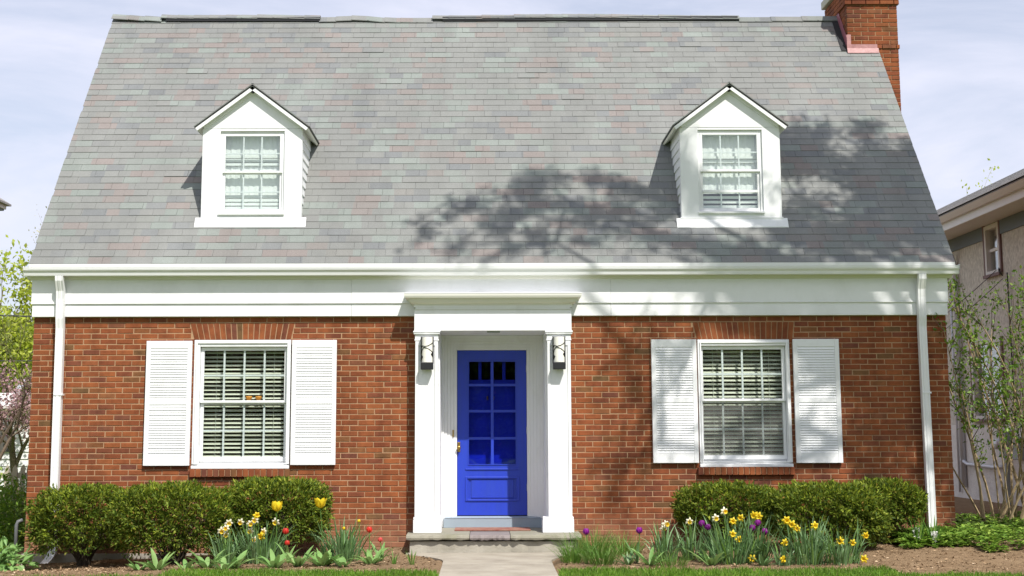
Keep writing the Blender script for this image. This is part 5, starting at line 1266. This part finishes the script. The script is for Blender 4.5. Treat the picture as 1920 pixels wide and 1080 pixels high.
# ------------------------------------------------------------------ trees behind the house line
tree('lime_tree', 'bright yellow green leafing tree behind the left corner of the house', (-17.6, 33, -.2), 10, .26, 201, 'lime', 15, .36, .2, 5, .30, .6, .16, kids=(2, 3))
tree('lime_tree', 'second yellow green tree lower down at the left edge', (-15.9, 28.5, -.2), 7, .2, 202, 'lime', 16, .34, .2, 5, .28, .65, .12, kids=(2, 3))
tree('budding_tree', 'tall budding tree with pale bare twigs at the left edge', (-18.9, 37, -.2), 13, .24, 203, 'bud', 2, .14, .10, 5, .32, .42, .3, 'twig', kids=(2, 3))
tree('blossom_tree', 'small pink blossoming tree at the left edge', (-11.1, 15.5, -.2), 4.4, .11, 204, 'pink', 16, .13, .09, 4, .34, .7, .12, kids=(3, 3))
tree('olive_tree', 'small olive leaved tree with dark branches beside the left wall', (-8.55, 7.5, -.2), 3.9, .07, 205, 'olive', 9, .09, .06, 4, .36, .7, .12, 'twigd', kids=(2, 3))
tree('budding_tree', 'slender budding tree top showing beyond the right end of the roof', (12.3, 18.5, -.2), 6.9, .12, 206, 'lime', 6, .1, .10, 4, .42, .4, .35, 'twig', kids=(2, 3))

# ------------------------------------------------------------------ what stands behind the photographer: it shades the house and mirrors in the panes
SV = Vector((.52, -1.0, 1.45))
def shade_tree(name, label, base, fork, targets, seed, leafn, ln, rad0=.26):
    """street tree whose limbs reach up between the sun and the facade; targets: (x, y, z of a shaded spot, k metres-factor towards the sun, spread)"""
    rnd = random.Random(seed); t = thing(name, label, 'tree', base); segs = [([Vector(base), Vector(base).lerp(Vector(fork), .5) + Vector((.15, .1, 0)), Vector(fork)], [rad0, rad0 * .8, rad0 * .66])]
    C = []; D = []; limbs = []
    for (x, y, z, k, sp, dens) in targets:
        c = Vector((x, y, z)) + SV * k
        a = Vector(fork)
        # join the nearest existing limb point below
        best = min(limbs, key=lambda p: (p - c).length + max(0, p.z - c.z) * 3) if limbs and rnd.random() < .75 else a
        m1 = best.lerp(c, .4) + Vector((rnd.gauss(0, .25), rnd.gauss(0, .25), rnd.uniform(.1, .5))); m2 = best.lerp(c, .75) + Vector((rnd.gauss(0, .15), rnd.gauss(0, .15), rnd.uniform(.0, .3)))
        L0 = (c - best).length; r0 = min(.10, .024 + .012 * L0)
        segs.append(([best, m1, m2, c], [r0, r0 * .7, r0 * .45, .008])); limbs += [m1, m2]
        for i in range(18):
            d = Vector((rnd.gauss(0, 1), rnd.gauss(0, 1), rnd.gauss(.3, .8))).normalized() * sp * rnd.uniform(.6, 1.7); q = m2.lerp(c, rnd.random())
            segs.append(([q, q + d * .5 + Vector((rnd.gauss(0, .04), 0, .05)), q + d], [.014, .010, .005]))
            for j in range(int(leafn * dens / 18)):
                e = q + d * rnd.uniform(.2, 1.1) + Vector((rnd.gauss(0, 1), rnd.gauss(0, 1), rnd.gauss(0, 1))) * sp * .16; C.append(tuple(e)); D.append((rnd.gauss(0, 1), rnd.gauss(0, 1), rnd.gauss(-.2, .7)))
    keep(branch_mesh(segs).build('trunk', M['bark']), t)
    C = np.array(C); r = np.random.default_rng(seed); L_ = ln * r.uniform(.6, 1.3, len(C)); leaves('crown', C, np.array(D), rdirs(len(C)), L_, L_ * .62, M['olive'], t)
rr = random.Random(77); TA = []; TB = []
def onroof(x, u): p = roofpt(x, u); return p.x, p.y, p.z
for i in range(72):
    x = rr.uniform(3.75, 6.1); u = rr.uniform(.25, 2.25 + .35 * math.sin(x * 2.1)); TA.append((*onroof(x, u), rr.uniform(4, 6), rr.uniform(.2, .36), rr.uniform(.35, 1.0)))
for (x, u) in ((4.3, 2.6), (4.55, 2.45), (5.1, 2.75), (5.35, 2.6), (5.6, 2.5), (4.9, 2.4), (3.9, 2.0)): TA.append((*onroof(x, u), 5, .24, .5))
for i in range(22): TA.append((rr.uniform(4.6, 6.1), 0, rr.uniform(.3, 2.5), rr.uniform(4, 6), rr.uniform(.2, .34), .55))
for i in range(9): TA.append((rr.uniform(1.3, 4.3), 0, rr.uniform(.6, 2.4), rr.uniform(4, 6), .3, .2))
for (x, u, d) in ((1.0, 1.66, 1), (1.35, 1.66, 1), (1.66, 1.55, .9), (.72, 1.55, 1), (.45, 1.40, .7), (.15, 1.2, .9), (-.2, 1.05, .8), (-.45, .8, .7), (-.75, .45, .4), (.3, .85, .9), (.65, 1.1, .6), (1.0, 1.2, .5), (.05, .55, .7), (.55, .55, .6), (1.25, .85, .7), (1.7, 1.0, .7), (2.1, .75, .8), (1.6, .45, .7), (2.0, .25, .7), (1.1, .3, .5), (.2, .15, .5), (-.4, .2, .3), (2.4, .35, .7), (2.9, .2, .6), (3.3, .35, .5), (3.5, .1, .5), (2.2, 1.25, .3)):
    TB.append((*onroof(x, u), rr.uniform(5, 6.6), rr.uniform(.18, .30), d * .95))
for (x, z, d) in ((1.5, 2.2, .2), (1.9, 1.5, .25), (4.2, 2.2, .2)): TB.append((x, 0, z, rr.uniform(5, 6.6), .3, d))
TB.sort(key=lambda t: -t[0])
shade_tree('street_tree', 'tall street tree standing out of frame to the right whose crown shades the roof end', (9.3, -5.2, 0), (8.6, -4.6, 8.6), TA, 301, 420, .075, .26)
shade_tree('street_tree', 'tall street tree standing out of frame whose crown shades the middle of the roof', (10.4, -7.4, 0), (9.5, -6.6, 10.6), TB, 302, 400, .075, .26)
for i, (x, y, h) in enumerate(((-15, -38, 11), (-6.5, -36, 12), (4, -40, 11), (10.5, -36, 12), (19, -39, 11))):
    tree('park_tree', ('leftmost', 'second', 'middle', 'fourth', 'rightmost')[i] + ' of five leafing trees across the street, mirrored in the panes', (x, y, 0), h, .28, 310 + i, 'olive', 3, .3, .2, 5, .30, .5, .2, kids=(2, 3))
hd_ = thing('added_hedge', 'long dark leaf wall across the street, added unseen to darken the pane reflections', 'added_hedge', (0, -44, 0)); n_ = 22000; r_ = np.random.default_rng(9)  # added out of view: covers the bright sky mirrored in the panes
keep(MB().box(-45, 45, -45.2, -43.6, -.1, 5.6).build('branches', M['core']), hd_)
leaves('foliage', np.stack([r_.uniform(-45.5, 45.5, n_), -43.55 + r_.normal(0, .12, n_), r_.uniform(0, 5.9, n_)], 1), rdirs(n_) + np.array([0, .8, .2]), rdirs(n_) + np.array([0, 0, .6]), r_.uniform(.25, .5, n_), .26, M['yew'], hd_)
struct(MB().box(-300, 300, -33, -25, -.02, .06).build('road', pm('asphalt', (.055, .055, .057), .9, .2, 3, .3, 90)))
